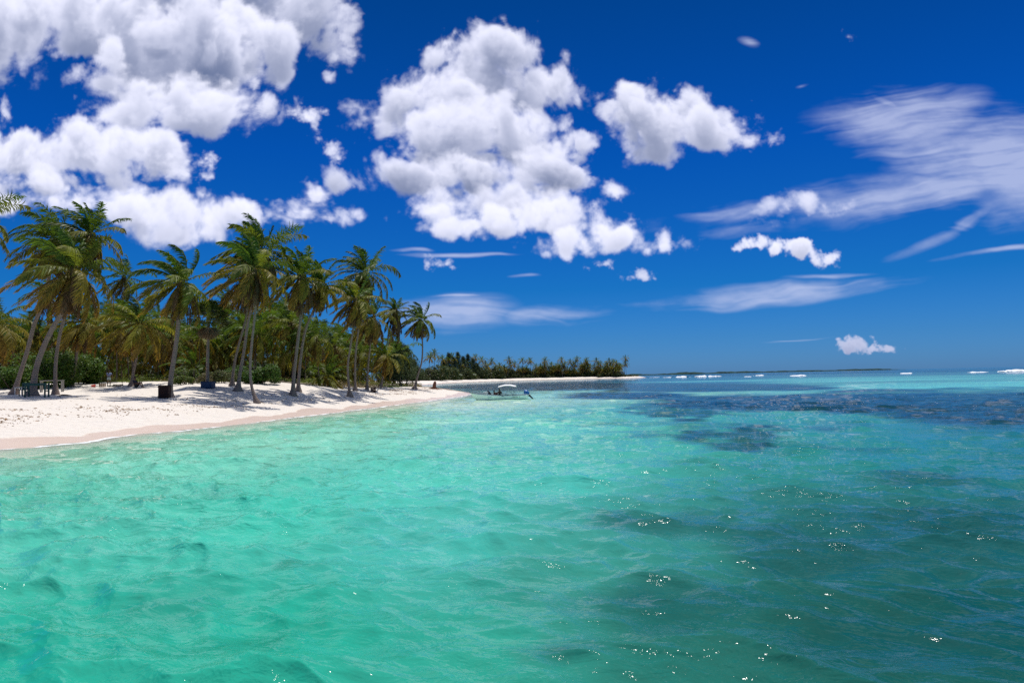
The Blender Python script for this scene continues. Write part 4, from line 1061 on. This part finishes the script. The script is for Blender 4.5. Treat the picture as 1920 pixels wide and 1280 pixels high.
# ================================================================== things on the beach
def paint(name, c, rough=.55, var=.15, bump=0.0, spec=.4, scale=6.0): return mat(name, rough, c, var, scale, spec, bump)
m_green = paint('green_paint', (.010, .070, .058)); m_white = paint('white_paint', (.62, .62, .60)); m_blue = paint('blue_paint', (.006, .035, .10))
m_brown = paint('brown_wood', (.040, .016, .012), .7, .35, .004, .2, 12); m_crate = paint('crate_wood', (.17, .095, .045), .8, .3, .004, .2, 12); m_red = paint('red_plastic', (.55, .05, .03))
m_darkwood = paint('dark_wood', (.05, .032, .024), .85, .4, .006, .15, 9); m_greywood = paint('weathered_wood', (.33, .31, .27), .85, .25, .003, .2, 9)
def place(px, dist): x = (px - 960) / FPX * dist; return Vector((x, dist, gz(x, dist)))
def boxobj(name, c, size, m, parent, rotz=0, bw=.008, tilt=None):
    mb = MB().box(c, size, rotz, tilt); o = link(name, mb.mesh(name, [m], smooth=False), parent); bevel(o, bw, 1); return o
def table(px, dist, w, d, h, m, label, name='table', rot=0.0, leg=.07, top_t=.05, planks=4, rail=True, cat='table'):
    o = empty(name, place(px, dist), label, cat, None, rot)
    mb = MB(); pw = d / planks
    for i in range(planks): mb.box((0, -d / 2 + pw * (i + .5), h - top_t / 2), (w, pw - .012, top_t))
    tp = link('tabletop', mb.mesh('tabletop', [m], smooth=False), o); bevel(tp, .006, 1)
    for sx in (-1, 1):
        for sy in (-1, 1):
            boxobj('leg', (sx * (w / 2 - leg), sy * (d / 2 - leg * .6), (h - top_t) / 2 - .06), (leg, leg, h - top_t + .12), m, o)
    if rail:
        for sx in (-1, 1): boxobj('rail', (sx * (w / 2 - leg), 0, h * .42), (leg * .6, d - leg * 2.6, leg * .8), m, o)
        boxobj('apron', (0, -d / 2 + leg * .25, h - top_t - .055), (w - leg * 3, .025, .10), m, o)
    return o
table(69, 45.6, 1.36, .62, .92, m_green, 'small green wooden table at the foot of the thickest leaning palm', rot=.18, leg=.085)
# slatted green chair end behind the palm foot
o = empty('bench', place(52, 47.6), 'green slatted bench half hidden behind the thickest palm foot', 'bench', None, .1)
mb = MB()
for i in range(6): mb.box((-.42 + i * .15, .18, .68), (.10, .03, .42))
mb.box((0, .18, .90), (.98, .05, .06)); bevel(link('backrest', mb.mesh('backrest', [m_green], smooth=False), o), .005, 1)
mb = MB()
for i in range(3): mb.box((0, -.18 + i * .15, .45), (.98, .12, .035))
bevel(link('seat', mb.mesh('seat', [m_green], smooth=False), o), .005, 1)
for sx in (-1, 1):
    for sy, hh in ((-.2, .43), (.18, .9)): boxobj('leg', (sx * .44, sy, hh / 2 - .05), (.06, .06, hh + .1), m_green, o)
table(38, 50.5, .62, .45, .55, m_white, 'small white low table by the leftmost leaning palm', rot=-.1, leg=.05, planks=2, rail=False)
table(97, 56.0, 1.86, .30, .93, m_greywood, 'long weathered white rail on posts behind the slim palm trunk', name='rail_bench', rot=.03, leg=.08, top_t=.06, planks=2, rail=False, cat='rail')
# dark bin
def bin_():
    o = empty('bin', place(308.5, 48.6), 'dark brown slatted wooden bin touching the tall palm', 'bin', None, .12)
    mb = MB(); w, d, h = .66, .60, .90
    for i in range(7):
        x = -w / 2 + w * (i + .5) / 7
        mb.box((x, -d / 2, h / 2), (w / 7 - .008, .03, h)); mb.box((x, d / 2, h / 2), (w / 7 - .008, .03, h))
    for i in range(6):
        y = -d / 2 + d * (i + .5) / 6
        mb.box((-w / 2, y, h / 2), (.03, d / 6 - .008, h)); mb.box((w / 2, y, h / 2), (.03, d / 6 - .008, h))
    link('slats', mb.mesh('slats', [m_brown], smooth=False), o)
    fr = MB()
    for z in (.12, .80):
        for s in (-1, 1): fr.box((0, s * (d / 2 + .026), z), (w + .08, .03, .07)); fr.box((s * (w / 2 + .026), 0, z), (.03, d + .02, .07))
    bevel(link('frame', fr.mesh('frame', [m_brown], smooth=False), o), .004, 1)
    lining = MB().box((0, 0, .42), (w - .06, d - .06, .80)); link('lining', lining.mesh('lining', [paint('black_plastic', (.012, .012, .014))], smooth=False), o)
bin_()
# blue tub round the fan palm
def tub():
    o = empty('tub', place(389.5, 55.3), 'dark blue square tub around the foot of the fan palm', 'tub', None, .05)
    mb = MB(); w = .80; h = .50
    for s in (-1, 1): mb.box((s * w / 2, 0, h / 2), (.05, w + .05, h)); mb.box((0, s * w / 2, h / 2), (w - .05, .05, h))
    bevel(link('walls', mb.mesh('walls', [m_blue], smooth=False), o), .008, 1)
    rm = MB()
    for s in (-1, 1): rm.box((s * (w / 2 + .01), 0, h + .02), (.09, w + .09, .04)); rm.box((0, s * (w / 2 + .01), h + .02), (w - .07, .09, .04))
    bevel(link('rim', rm.mesh('rim', [m_blue], smooth=False), o), .008, 1)
    link('soil', MB().box((0, 0, h - .10), (w - .055, w - .055, .06)).mesh('soil', [m_darkwood], smooth=False), o)
tub()
def crate(px, dist, w, d, h, m, label, rot=0.0, name='crate', slat=4):
    o = empty(name, place(px, dist), label, 'crate', None, rot); mb = MB(); sh = h / slat
    for i in range(slat):
        z = sh * (i + .5)
        for s in (-1, 1): mb.box((0, s * d / 2, z), (w, .02, sh - .018)); mb.box((s * (w / 2 - .012), 0, z), (.02, d - .022, sh - .018))
    link('slats', mb.mesh('slats', [m], smooth=False), o)
    po = MB()
    for sx in (-1, 1):
        for sy in (-1, 1): po.box((sx * (w / 2 - .045), sy * (d / 2 - .032), h / 2), (.04, .04, h + .01))
    link('posts', po.mesh('posts', [m], smooth=False), o)
    link('base', MB().box((0, 0, .02), (w - .05, d - .05, .02)).mesh('base', [m], smooth=False), o)
    return o
crate(191.5, 61.5, .42, .36, .30, m_crate, 'light brown crate left of the standing person')
crate(208, 61.2, .50, .3, .13, paint('dark_green_crate', (.01, .04, .02)), 'low dark green tray at the feet of the standing person', slat=2)
crate(221, 61.0, .66, .42, .19, m_darkwood, 'wide low dark crate between the standing person and seated person', slat=2)
crate(698.5, 74, .56, .48, .56, m_brown, 'small dark brown crate on the sand below the yellowing palm', .2)
# red bucket lying by the crates
o = empty('bucket', place(174.5, 61.0), 'small red bucket tipped over on the sand left of the crates', 'bucket', None, .4)
a = np.linspace(0, 1, 5); bk = MB().tube([(-.16, 0, .13), (-.05, 0, .13), (.07, 0, .13), (.17, 0, .13)], [.09, .105, .12, .135], 12, cap=False); bk.tube([(-.16, 0, .13), (-.162, 0, .13)], [.09, .02], 12)
link('shell', bk.mesh('shell', [m_red]), o); link('handle', MB().tube([(.17, -.13, .13), (.24, -.09, .06), (.27, 0, .03), (.24, .09, .06), (.17, .13, .13)], .008, 5).mesh('handle', [m_white]), o)
# thin posts with a line, either side of the stall
for px, d_, h_, lab in ((186.5, 62.2, .78, 'thin stake left of the light brown crate'), (189.8, 62.6, .80, 'thin stake just behind the light brown crate'), (228.5, 62, .85, 'thin stake right of the wide low dark crate')):
    o = link('stake', MB().tube([(0, 0, -.1), (.01, 0, h_ * .5), (0, .01, h_)], [.020, .018, .014], 6).mesh('stake', [m_darkwood]), None, place(px, d_)); tag(o, lab, 'stake')
# stump and drift wood on the spit
o = empty('driftwood', place(812.5, 100), 'upright reddish brown driftwood stump at the tip of the spit', 'driftwood')
m_drift = paint('drift_wood', (.16, .07, .045), .9, .4, .01, .1, 6)
link('stump', MB().tube([(0, 0, -.1), (.02, 0, .35), (.08, .02, .75), (.16, 0, 1.05), (.20, 0, 1.12)], [.34, .27, .24, .16, .05], 9).mesh('stump', [m_drift]), o)
rt = MB()
for a_, l_ in ((2.9, 1.1), (3.3, .8), (.2, .6), (4.6, .5), (1.4, .5)): rt.tube([(math.cos(a_) * .15, math.sin(a_) * .15, .18), (math.cos(a_) * l_ * .6, math.sin(a_) * l_ * .6, .10), (math.cos(a_) * l_, math.sin(a_) * l_, .0)], [.12, .08, .03], 6)
link('roots', rt.mesh('roots', [m_drift]), o)
o = empty('branch', place(707, 76), 'bleached forked branch beside the small dark brown crate', 'branch')
link('limb', MB().tube([(-.5, 0, .06), (-.1, 0, .10), (.15, .03, .35), (.25, .05, .62)], [.05, .045, .03, .012], 6).mesh('limb', [m_greywood]), o); link('twig', MB().tube([(-.02, 0, .16), (-.15, .05, .42), (-.1, .08, .6)], [.03, .02, .008], 5).mesh('twig', [m_greywood]), o)
r = random.Random(3)
for i, (px, d_, L_, lab) in enumerate(((735, 83, 3.2, 'long dead palm frond stalk at the back of the narrow sand strip'), (120, 47.5, .9, 'dry palm frond lying by the slim palm foot'), (815, 98, 2.4, 'dead branch lying at the foot of the driftwood stump'))):
    o = link('fallen_branch', MB().tube([(-L_ / 2, 0, .03), (-L_ * .2, .1, .09), (L_ * .2, .0, .08), (L_ / 2, .12, .04)], [.03, .05, .045, .012], 6).mesh('fallen_branch', [m_drift if i != 1 else m_crate]), None, place(px, d_), (0, 0, r.uniform(-.4, .4))); tag(o, lab, 'branch')

# ================================================================== people
m_skin = paint('skin', (.11, .05, .028), .5, .06, 0, .4); m_hair = paint('hair', (.012, .010, .010), .7, .1)
def skin_body(name, joints, edges, radii, m, parent, sub=1, root=0):
    me = bpy.data.meshes.new(name); me.from_pydata([tuple(j) for j in joints], edges, []); me.materials.append(m)
    o = link(name, me, parent); md = o.modifiers.new('skin', 'SKIN'); md.use_smooth_shade = True
    lay_ = me.skin_vertices[0] if me.skin_vertices else None
    if lay_ is None:
        bpy.context.view_layer.update()
    for i, sv in enumerate(me.skin_vertices[0].data):
        rr = radii[i]; sv.radius = (rr, rr) if not isinstance(rr, tuple) else rr; sv.use_root = (i == root)
    s = o.modifiers.new('sub', 'SUBSURF'); s.levels = sub; s.render_levels = sub
    return o
def figure(J, loc, label, shirt=None, shorts=None, hat=None, rotz=0, skin=m_skin, scale=1.0, shirt_name='shirt'):
    """J: dict of joints in metres: pelvis chest neck head(top of neck) shoulders elbows hands hips knees ankles toes, l and r"""
    o = empty('person', loc, label, 'person', None, rotz); o.scale = (scale,) * 3
    V = []; R = []; E = []; ix = {}
    def v(k, p, r): ix[k] = len(V); V.append(Vector(p)); R.append(r); return ix[k]
    v('pelvis', J['pelvis'], (.15, .11)); v('waist', (Vector(J['pelvis']) + Vector(J['chest'])) / 2, (.13, .10)); v('chest', J['chest'], (.16, .115)); v('neck', J['neck'], .055)
    E += [(0, 1), (1, 2), (2, 3)]
    hd = Vector(J['head']); nk = Vector(J['neck']); up = (hd - nk).normalized(); face = Vector(J.get('face', (0, -1, 0))).normalized()
    v('jaw', nk + up * .07 + face * .02, .062); v('skull', nk + up * .16, (.082, .092)); v('crown', nk + up * .225, .060); E += [(3, ix['jaw']), (ix['jaw'], ix['skull']), (ix['skull'], ix['crown'])]
    for s in ('l', 'r'):
        v('sh' + s, J['sh' + s], .062); v('el' + s, J['el' + s], .042); v('ha' + s, J['ha' + s], (.032, .026)); E += [(ix['chest'], ix['sh' + s]), (ix['sh' + s], ix['el' + s]), (ix['el' + s], ix['ha' + s])]
        fa = (Vector(J['ha' + s]) - Vector(J['el' + s])).normalized(); side = fa.cross(face); side = side.normalized() if side.length > .1 else Vector((1, 0, 0)); bend = side.cross(fa)
        pm = Vector(J['ha' + s]) + fa * .06; v('pa' + s, pm, (.036, .016)); E.append((ix['ha' + s], ix['pa' + s]))
        for q in range(4):
            b0 = pm + fa * .03 + side * (-.027 + .018 * q); l_ = (.062, .072, .068, .052)[q]
            a0 = v('f', b0, .0095); a1 = v('f', b0 + fa * l_ * .5 - bend * .006, .0085); a2 = v('f', b0 + fa * l_ * .9 - bend * .026, .007); E += [(ix['pa' + s], a0), (a0, a1), (a1, a2)]
        a0 = v('t', Vector(J['ha' + s]) + fa * .03 + side * .035, .011); a1 = v('t', Vector(J['ha' + s]) + fa * .065 + side * .052, .009); E += [(ix['ha' + s], a0), (a0, a1)]
        v('hi' + s, J['hi' + s], .090); v('kn' + s, J['kn' + s], .058); v('an' + s, J['an' + s], .040); v('to' + s, J['to' + s], .035); v('ca' + s, (Vector(J['kn' + s]) * .65 + Vector(J['an' + s]) * .35), .055)
        E += [(0, ix['hi' + s]), (ix['hi' + s], ix['kn' + s]), (ix['kn' + s], ix['ca' + s]), (ix['ca' + s], ix['an' + s]), (ix['an' + s], ix['to' + s])]
    skin_body('body', V, E, R, skin, o)
    c = nk + up * .165
    fm = MB()
    rt_ = face.cross(up).normalized()
    fm.tube([c + face * .085 + up * .02, c + face * .108 - up * .015, c + face * .10 - up * .03], [.008, .014, .010], 6)
    for s in (-1, 1): fm.tube([c + rt_ * s * .082 + up * .02, c + rt_ * s * .096, c + rt_ * s * .084 - up * .03], [.010, .016, .009], 6)
    link('features', fm.mesh('features', [skin]), o)
    ey = MB()
    for s in (-1, 1): ey.tube([c + face * .082 + rt_ * s * .03 + up * .012, c + face * .094 + rt_ * s * .03 + up * .012], [.012, .007], 6)
    ey.tube([c + face * .083 - up * .058 - rt_ * .022, c + face * .092 - up * .060, c + face * .083 - up * .058 + rt_ * .022], [.004, .006, .004], 5)
    link('eyes', ey.mesh('eyes', [m_hair]), o)
    hb = MB().tube([c + up * -.01 - face * .055, c + up * .045 - face * .035, c + up * .085 - face * .01, c + up * .106 + face * .005], [.070, .088, .070, .02], 10)
    link('hair', hb.mesh('hair', [m_hair]), o)
    if hat: 
        hm = MB().tube([c + up * .055, c + up * .058], [.17, .165], 14); hm.tube([c + up * .05, c + up * .12, c + up * .15], [.098, .092, .05], 12); link('hat', hm.mesh('hat', [hat]), o)
    def cloth(name, keys, edges, rad, m):
        skin_body(name, [Vector(J[k]) if k in J else k for k in keys], edges, rad, m, o)
    if shirt:
        wst = (Vector(J['pelvis']) * .75 + Vector(J['chest']) * .25)
        sl = [Vector(J['sh' + s]) * .45 + Vector(J['el' + s]) * .55 for s in 'lr']
        skin_body(shirt_name, [wst, (Vector(J['pelvis']) + Vector(J['chest'])) / 2, J['chest'], Vector(J['neck']) * .75 + Vector(J['chest']) * .25, J['shl'], sl[0], J['shr'], sl[1]], [(0, 1), (1, 2), (2, 3), (2, 4), (4, 5), (2, 6), (6, 7)],
                  [(.175, .135), (.165, .125), (.185, .138), .075, .080, .068, .080, .068], shirt, o)
    if shorts:
        k = .62
        kl = [Vector(J['hi' + s]) * (1 - k) + Vector(J['kn' + s]) * k for s in 'lr']
        skin_body('shorts', [J['pelvis'], Vector(J['pelvis']) * .6 + Vector(J['chest']) * .4, J['hil'], kl[0], J['hir'], kl[1]], [(0, 1), (0, 2), (2, 3), (0, 4), (4, 5)], [(.165, .125), (.15, .115), .108, .088, .108, .088], shorts, o)
    return o
# standing, seen from behind, leaning over the crates
J = dict(pelvis=(0, 0, .92), chest=(.02, .03, 1.26), neck=(.0, .06, 1.44), head=(-.02, .09, 1.66), face=(-.2, 1, -.4), shl=(-.19, .03, 1.36), shr=(.20, .03, 1.36), ell=(-.28, .16, 1.12), elr=(.30, .08, 1.10), hal=(-.22, .36, 1.0), har=(.27, .20, .88),
         hil=(-.10, 0, .86), hir=(.10, 0, .86), knl=(-.13, .05, .48), knr=(.13, .02, .48), anl=(-.15, -.02, .08), anr=(.15, -.04, .08), tol=(-.17, .14, .03), tor=(.18, .12, .03))
figure(J, place(203.5, 62.5), 'person standing in pale blue shirt among the crates, back to the sea', paint('blue_shirt', (.17, .22, .38), .8), paint('pale_trousers', (.28, .36, .36), .8), rotz=.1, scale=.86)
# seated against the palm foot
J = dict(pelvis=(0, 0, .14), chest=(-.10, .02, .50), neck=(-.10, 0, .68), head=(-.06, -.02, .90), face=(.8, -.5, -.1), shl=(-.13, -.18, .60), shr=(-.10, .20, .60), ell=(.04, -.24, .36), elr=(.08, .24, .36), hal=(.26, -.12, .42), har=(.28, .14, .42),
         hil=(.02, -.10, .13), hir=(.02, .10, .13), knl=(.42, -.12, .50), knr=(.40, .14, .50), anl=(.60, -.12, .08), anr=(.58, .14, .08), tol=(.78, -.14, .03), tor=(.76, .16, .03))
figure(J, place(254, 58.6), 'person in dark clothes sitting against the foot of the short broad palm', paint('dark_shirt', (.012, .018, .035), .8), paint('dark_shorts', (.010, .016, .022), .8), rotz=-.1)

# ================================================================== boat
m_hull = mat('hull_paint', .32, (.90, .95, .92), .05, 2.2, .5); m_deck = paint('deck_paint', (.42, .60, .62), .5); m_rimm = paint('gunwale_paint', (.06, .12, .15), .4)
m_metal = mat('steel_tube', .35, (.45, .46, .48), .05, 8, .5, metal=.8); m_canvas = paint('canvas', (.78, .78, .76), .9, .06, .004); m_cowl = paint('blue_cowling', (.012, .11, .36), .3, .05, 0, .6)
m_black = paint('black_plastic', (.014, .015, .018), .45)
BD = 74.5
bx0 = (879 - 960) / FPX * BD; bx1 = (988 - 960) / FPX * BD; BL = bx1 - bx0
boat = empty('motor_boat', ((bx0 + bx1) / 2, BD, 0.02), 'white and pale aqua open motor boat floating off the sand spit', 'boat', None, -.06)
def hull():
    n = 26; secs = []
    for i in range(n):
        f = i / (n - 1)                                # 0 bow ... 1 stern
        x = -BL / 2 + BL * f
        beam = .84 * (1 - (1 - f) ** 2.6) ** .75 * (1 - .10 * f ** 3) + .015
        sheer = .34 + .46 * (1 - f) ** 1.9 + .16 * max(0, (f - .62) / .38) ** .8 * (1 if f > .62 else 0)
        keel = -.22 + .42 * max(0, (.16 - f) / .16) ** 1.6
        rake = .62 * max(0, (.2 - f) / .2) ** 1.2
        pts = []
        for w_, hgt in ((0, 0), (.45, .10), (.78, .30), (.90, .55), (.97, .80), (1.0, 1.0)):
            z = keel + (sheer - keel) * hgt
            pts.append((x + rake * (1 - hgt) * .9, beam * w_, z))
        secs.append(pts)
    return secs
secs = hull(); n = len(secs); k = len(secs[0])
V = []; F = []
for s_ in (1, -1):
    o0 = len(V)
    for sec in secs: V += [(x, y * s_, z) for x, y, z in sec]
    for i in range(n - 1):
        for j in range(k - 1):
            q = (o0 + i * k + j, o0 + (i + 1) * k + j, o0 + (i + 1) * k + j + 1, o0 + i * k + j + 1)
            F.append(q if s_ > 0 else q[::-1])
me = bpy.data.meshes.new('hull'); me.from_pydata(V, [], F); me.shade_smooth(); me.materials.append(m_hull)
hl = link('hull', me, boat); sd_ = hl.modifiers.new('solid', 'SOLIDIFY'); sd_.thickness = .035; sd_.offset = -1
tr_ = MB(); last = secs[-1]
V2 = [(x, y, z) for x, y, z in last] + [(x, -y, z) for x, y, z in last[::-1]]
me = bpy.data.meshes.new('transom'); me.from_pydata(V2, [], [tuple(range(len(V2)))]); me.materials.append(m_hull); trn_ = link('transom', me, boat); q_ = trn_.modifiers.new('solid', 'SOLIDIFY'); q_.thickness = .05
rim = MB()
for s_ in (1, -1): rim.tube([(sec[-1][0], sec[-1][1] * s_, sec[-1][2] + .01) for sec in secs], .038, 6)
link('gunwale', rim.mesh('gunwale', [m_rimm]), boat)
dk = MB()
for f0, f1, z in ((0.02, .20, -.06), ):
    i0, i1 = int(f0 * (n - 1)), int(f1 * (n - 1))
    pts = [(secs[i][-1][0], secs[i][-1][1] - .03, secs[i][-1][2] - .03) for i in range(max(i0, 1), i1 + 1)]
    for a_, b_ in zip(pts[:-1], pts[1:]): dk.add([(a_[0], -a_[1], a_[2]), (a_[0], a_[1], a_[2]), (b_[0], b_[1], b_[2]), (b_[0], -b_[1], b_[2])], [(0, 1, 2, 3)])
link('foredeck', dk.mesh('foredeck', [m_deck], smooth=False), boat)
link('floor', MB().box((.3, 0, .02), (BL * .72, 1.25, .03)).mesh('floor', [m_deck], smooth=False), boat)
for xx in (-.95, .25, 1.35): boxobj('bench', (xx, 0, .26), (.34, 1.42, .06), m_deck, boat)
# blue side curtain at the stern quarter
crt = MB()
for s_ in (-1, 1): crt.add([(.28, s_ * .80, .34), (1.05, s_ * .80, .37), (1.05, s_ * .81, .50), (.62, s_ * .81, .50)], [(0, 1, 2, 3)])
so = link('side_panel', crt.mesh('side_panel', [paint('blue_panel', (.01, .10, .17))], smooth=False), boat); q_ = so.modifiers.new('solid', 'SOLIDIFY'); q_.thickness = .015
# small dark lettering strokes, unreadable at this distance
lt = MB()
for i in range(8):
    if i == 6: continue
    for s_ in (-1,): lt.box((1.55 + i * .105, -.828 + .0 * i, .27), (.06, .012, (.06, .075, .055, .075, .06, .07, 0, .06)[i])); 
link('lettering', lt.mesh('lettering', [m_black], smooth=False), boat)
cn = empty('canopy', (0, 0, 0), None, None); cn.parent = boat
for kk in ('label', 'category'):
    if kk in cn: del cn[kk]
# folding sun canopy: four hoops and a slack canvas
cx0, cx1, cz = .05, 1.90, 1.58
V = []; nx, ny = 14, 9
for i in range(nx):
    f = i / (nx - 1)
    for j in range(ny):
        g = j / (ny - 1) - .5
        V.append((cx0 + (cx1 - cx0) * f, g * 1.5, cz - .20 * (2 * f - 1) ** 2 * .8 - .24 * (2 * g) ** 2 * .6 - .03 * abs(math.sin(f * math.pi * 3)) + .05))
F = [(i * ny + j, i * ny + j + 1, (i + 1) * ny + j + 1, (i + 1) * ny + j) for i in range(nx - 1) for j in range(ny - 1)]
me = bpy.data.meshes.new('canvas'); me.from_pydata(V, [], F); me.shade_smooth(); me.materials.append(m_canvas)
cv = link('canvas', me, cn); q_ = cv.modifiers.new('solid', 'SOLIDIFY'); q_.thickness = .012
for (fx_, tx_) in ((.75, 0.0), (.75, 1.15), (1.55, .65), (1.9, 1.3), (1.55, 1.9)):
    pts = [(fx_, -.80, .45), (tx_ * .6 + fx_ * .4, -.80, 1.05), (tx_, -.74, 1.38), (tx_, 0, 1.58), (tx_, .74, 1.38), (tx_ * .6 + fx_ * .4, .80, 1.05), (fx_, .80, .45)]
    link('pole', MB().tube(pts, .019, 6, cap=False).mesh('pole', [m_metal]), cn)
# outboard, tilted up out of the water
mo = empty('outboard_motor', (BL / 2 + .02, 0, .46), None, None); mo.parent = boat; mo.rotation_euler = (0, math.radians(-42), 0)
for kk in ('label', 'category'):
    if kk in mo: del mo[kk]
cw = MB().tube([(.02, 0, -.02), (.02, 0, .10), (.0, 0, .32), (-.03, 0, .52), (-.05, 0, .60)], [.20, .25, .27, .22, .08], 14)
co = link('cowling', cw.mesh('cowling', [m_cowl]), mo)
link('band', MB().tube([(.02, 0, -.08), (.02, 0, -.01)], [.215, .235], 14).mesh('band', [m_white]), mo)
link('shaft', MB().tube([(.02, 0, -.05), (.05, 0, -.35), (.06, 0, -.75), (.07, 0, -.95)], [.12, .085, .07, .06], 8).mesh('shaft', [m_black]), mo)
link('gearcase', MB().tube([(-.14, 0, -.88), (-.02, 0, -.90), (.12, 0, -.90), (.26, 0, -.90)], [.02, .06, .065, .03], 8).mesh('gearcase', [m_black]), mo)
link('fin', MB().box((.05, 0, -.72), (.36, .20, .015)).box((.03, 0, -1.0), (.16, .018, .18)).mesh('fin', [m_black], smooth=False), mo)
pr = MB()
for a_ in range(3):
    an = a_ * 2.094; pr.add([(.27, math.cos(an) * .03, -.90 + math.sin(an) * .03), (.25, math.cos(an - .35) * .15, -.90 + math.sin(an - .35) * .15), (.29, math.cos(an + .25) * .16, -.90 + math.sin(an + .25) * .16), (.30, math.cos(an + .5) * .05, -.90 + math.sin(an + .5) * .05)], [(0, 1, 2, 3)])
po_ = link('propeller', pr.mesh('propeller', [m_metal], smooth=False), mo); q_ = po_.modifiers.new('solid', 'SOLIDIFY'); q_.thickness = .008
BM = Matrix.Translation(boat.location) @ Matrix.Rotation(-.06, 4, 'Z')
def inboat(x, y, z): return BM @ Vector((x, y, z))
J = dict(pelvis=(0, 0, .10), chest=(.02, .02, .44), neck=(.0, 0, .62), head=(0, 0, .84), face=(-.5, -.8, 0), shl=(-.18, -.04, .54), shr=(.19, .02, .54), ell=(-.24, -.10, .28), elr=(.27, .02, .28), hal=(-.14, -.28, .20), har=(.24, -.10, .04),
         hil=(-.09, -.02, .10), hir=(.09, -.02, .10), knl=(-.14, -.36, .16), knr=(.12, -.38, .16), anl=(-.14, -.42, -.20), anr=(.12, -.42, -.20), tol=(-.16, -.56, -.23), tor=(.13, -.56, -.23))
figure(J, inboat(.06, .12, .31), 'bare chested person seated upright amidships in the boat', None, paint('red_shorts', (.12, .02, .02), .8))
J2 = {k_: tuple(v_) for k_, v_ in J.items()}
J2.update(chest=(-.06, -.08, .36), neck=(-.14, -.14, .48), head=(-.22, -.22, .64), face=(-.8, -.4, -.3), shl=(-.20, -.14, .42), shr=(.14, -.06, .44), ell=(-.26, -.26, .20), elr=(.18, -.20, .20), hal=(-.20, -.40, .14), har=(.02, -.38, .14))
figure(J2, inboat(-.32, .0, .27), 'person in dark red shirt bending forward beside the bare chested one in the boat', paint('dark_red_shirt', (.09, .022, .022), .8), paint('black_shorts', (.012, .012, .014), .8))
# white cooler and a dark bag forward of them
o = empty('cooler', inboat(-1.42, -.05, .30), 'white cooler box standing in the fore part of the boat', 'cooler')
boxobj('box', (0, 0, .24), (.50, .36, .46), m_white, o, bw=.03); boxobj('lid', (0, 0, .50), (.53, .39, .07), m_white, o, bw=.02)
o = empty('bag', inboat(-1.08, .02, .30), 'dark rucksack leaning on the white cooler in the boat', 'bag')
link('sack', MB().tube([(0, 0, .0), (.02, 0, .18), (-.02, 0, .42), (-.12, 0, .60), (-.2, 0, .66)], [.15, .21, .19, .12, .04], 9).mesh('sack', [paint('navy_cloth', (.012, .016, .032), .9)]), o)
link('strap', MB().tube([(.1, -.17, .08), (.24, -.10, .22), (.20, -.06, .40), (.02, -.1, .5)], .018, 5).mesh('strap', [m_black]), o)

# ================================================================== surf on the outer reef
m_foam = mat('foam', .9, (.82, .84, .86), .06, .5, .1)
def surf(px0, px1, py, h, label, seed):
    dist = 2.4 * FPX / (py - (706.7 - .0209 * ((px0 + px1) / 2 - 960)))
    dist = min(dist, 620)
    x0, x1 = (px0 - 960) / FPX * dist, (px1 - 960) / FPX * dist; n = max(12, int((x1 - x0) / .8)); m_ = 7
    xs = np.linspace(x0, x1, n); V = []; r_ = np.random.default_rng(seed)
    env = np.clip(np.minimum((xs - x0), (x1 - xs)) / ((x1 - x0) * .18), 0, 1) ** .6
    gap = np.clip(1.05 + 1.3 * vnoise(xs / 7, xs * 0, seed + 9) + .8 * vnoise(xs / 2.2, xs * 0, seed + 10), 0, 1)
    top = .62 * h * env * gap * (.55 + .45 * vnoise(xs / 6, xs * 0, seed) + .25 * vnoise(xs / 1.8, xs * 0, seed + 1)).clip(.12, 2)
    yc = dist + 3 * vnoise(xs / 18, xs * 0, seed + 2)
    rows = []
    for j in range(m_):
        g = j / (m_ - 1); yy = yc + (g - .45) * (4.5 * env + .6)
        zz = top * math.sin(math.pi * min(1, g * 1.02)) ** .6 + .22 * h * vnoise(xs / .9, xs * 0 + j * 3.1, seed + 5) * env + .18 * h * vnoise(xs / 3, xs * 0 + j * 1.7, seed + 6) * env - .05 * (1 if j in (0, m_ - 1) else 0)
        rows.append(np.stack([xs, yy, zz + .02 - .25 * (gap < .25)], 1))
    V = np.concatenate(rows); F = [(j * n + i, j * n + i + 1, (j + 1) * n + i + 1, (j + 1) * n + i) for j in range(m_ - 1) for i in range(n - 1)]
    o = link('breaking_wave', np_mesh('breaking_wave', V, np.array(F), [m_foam])); tag(o, label, 'wave', 'white waves breaking on the outer reef')
surf(1240, 1352, 706.0, 1.25, 'longest line of white breaking surf, right of the far shore tip', 1)
surf(1216, 1236, 707.0, .28, 'faint broken white surf just off the far shore tip', 2)
surf(1408, 1432, 703.6, 1.3, 'short bright breaking wave right of the longest surf line', 3)
surf(1396, 1408, 705.6, .7, 'small white wave crest at left below the short bright breaker', 8)
surf(1480, 1508, 704.0, .9, 'short thin breaking wave in the middle of the reef line', 4)
surf(1684, 1704, 699.6, .7, 'small breaking wave near the right end of the low headland', 5)
surf(1798, 1846, 697.6, .9, 'thin breaking wave before the right edge of the sea', 6)
surf(1874, 1990, 695.2, 1.5, 'bright breaking wave running out of the right edge', 7)
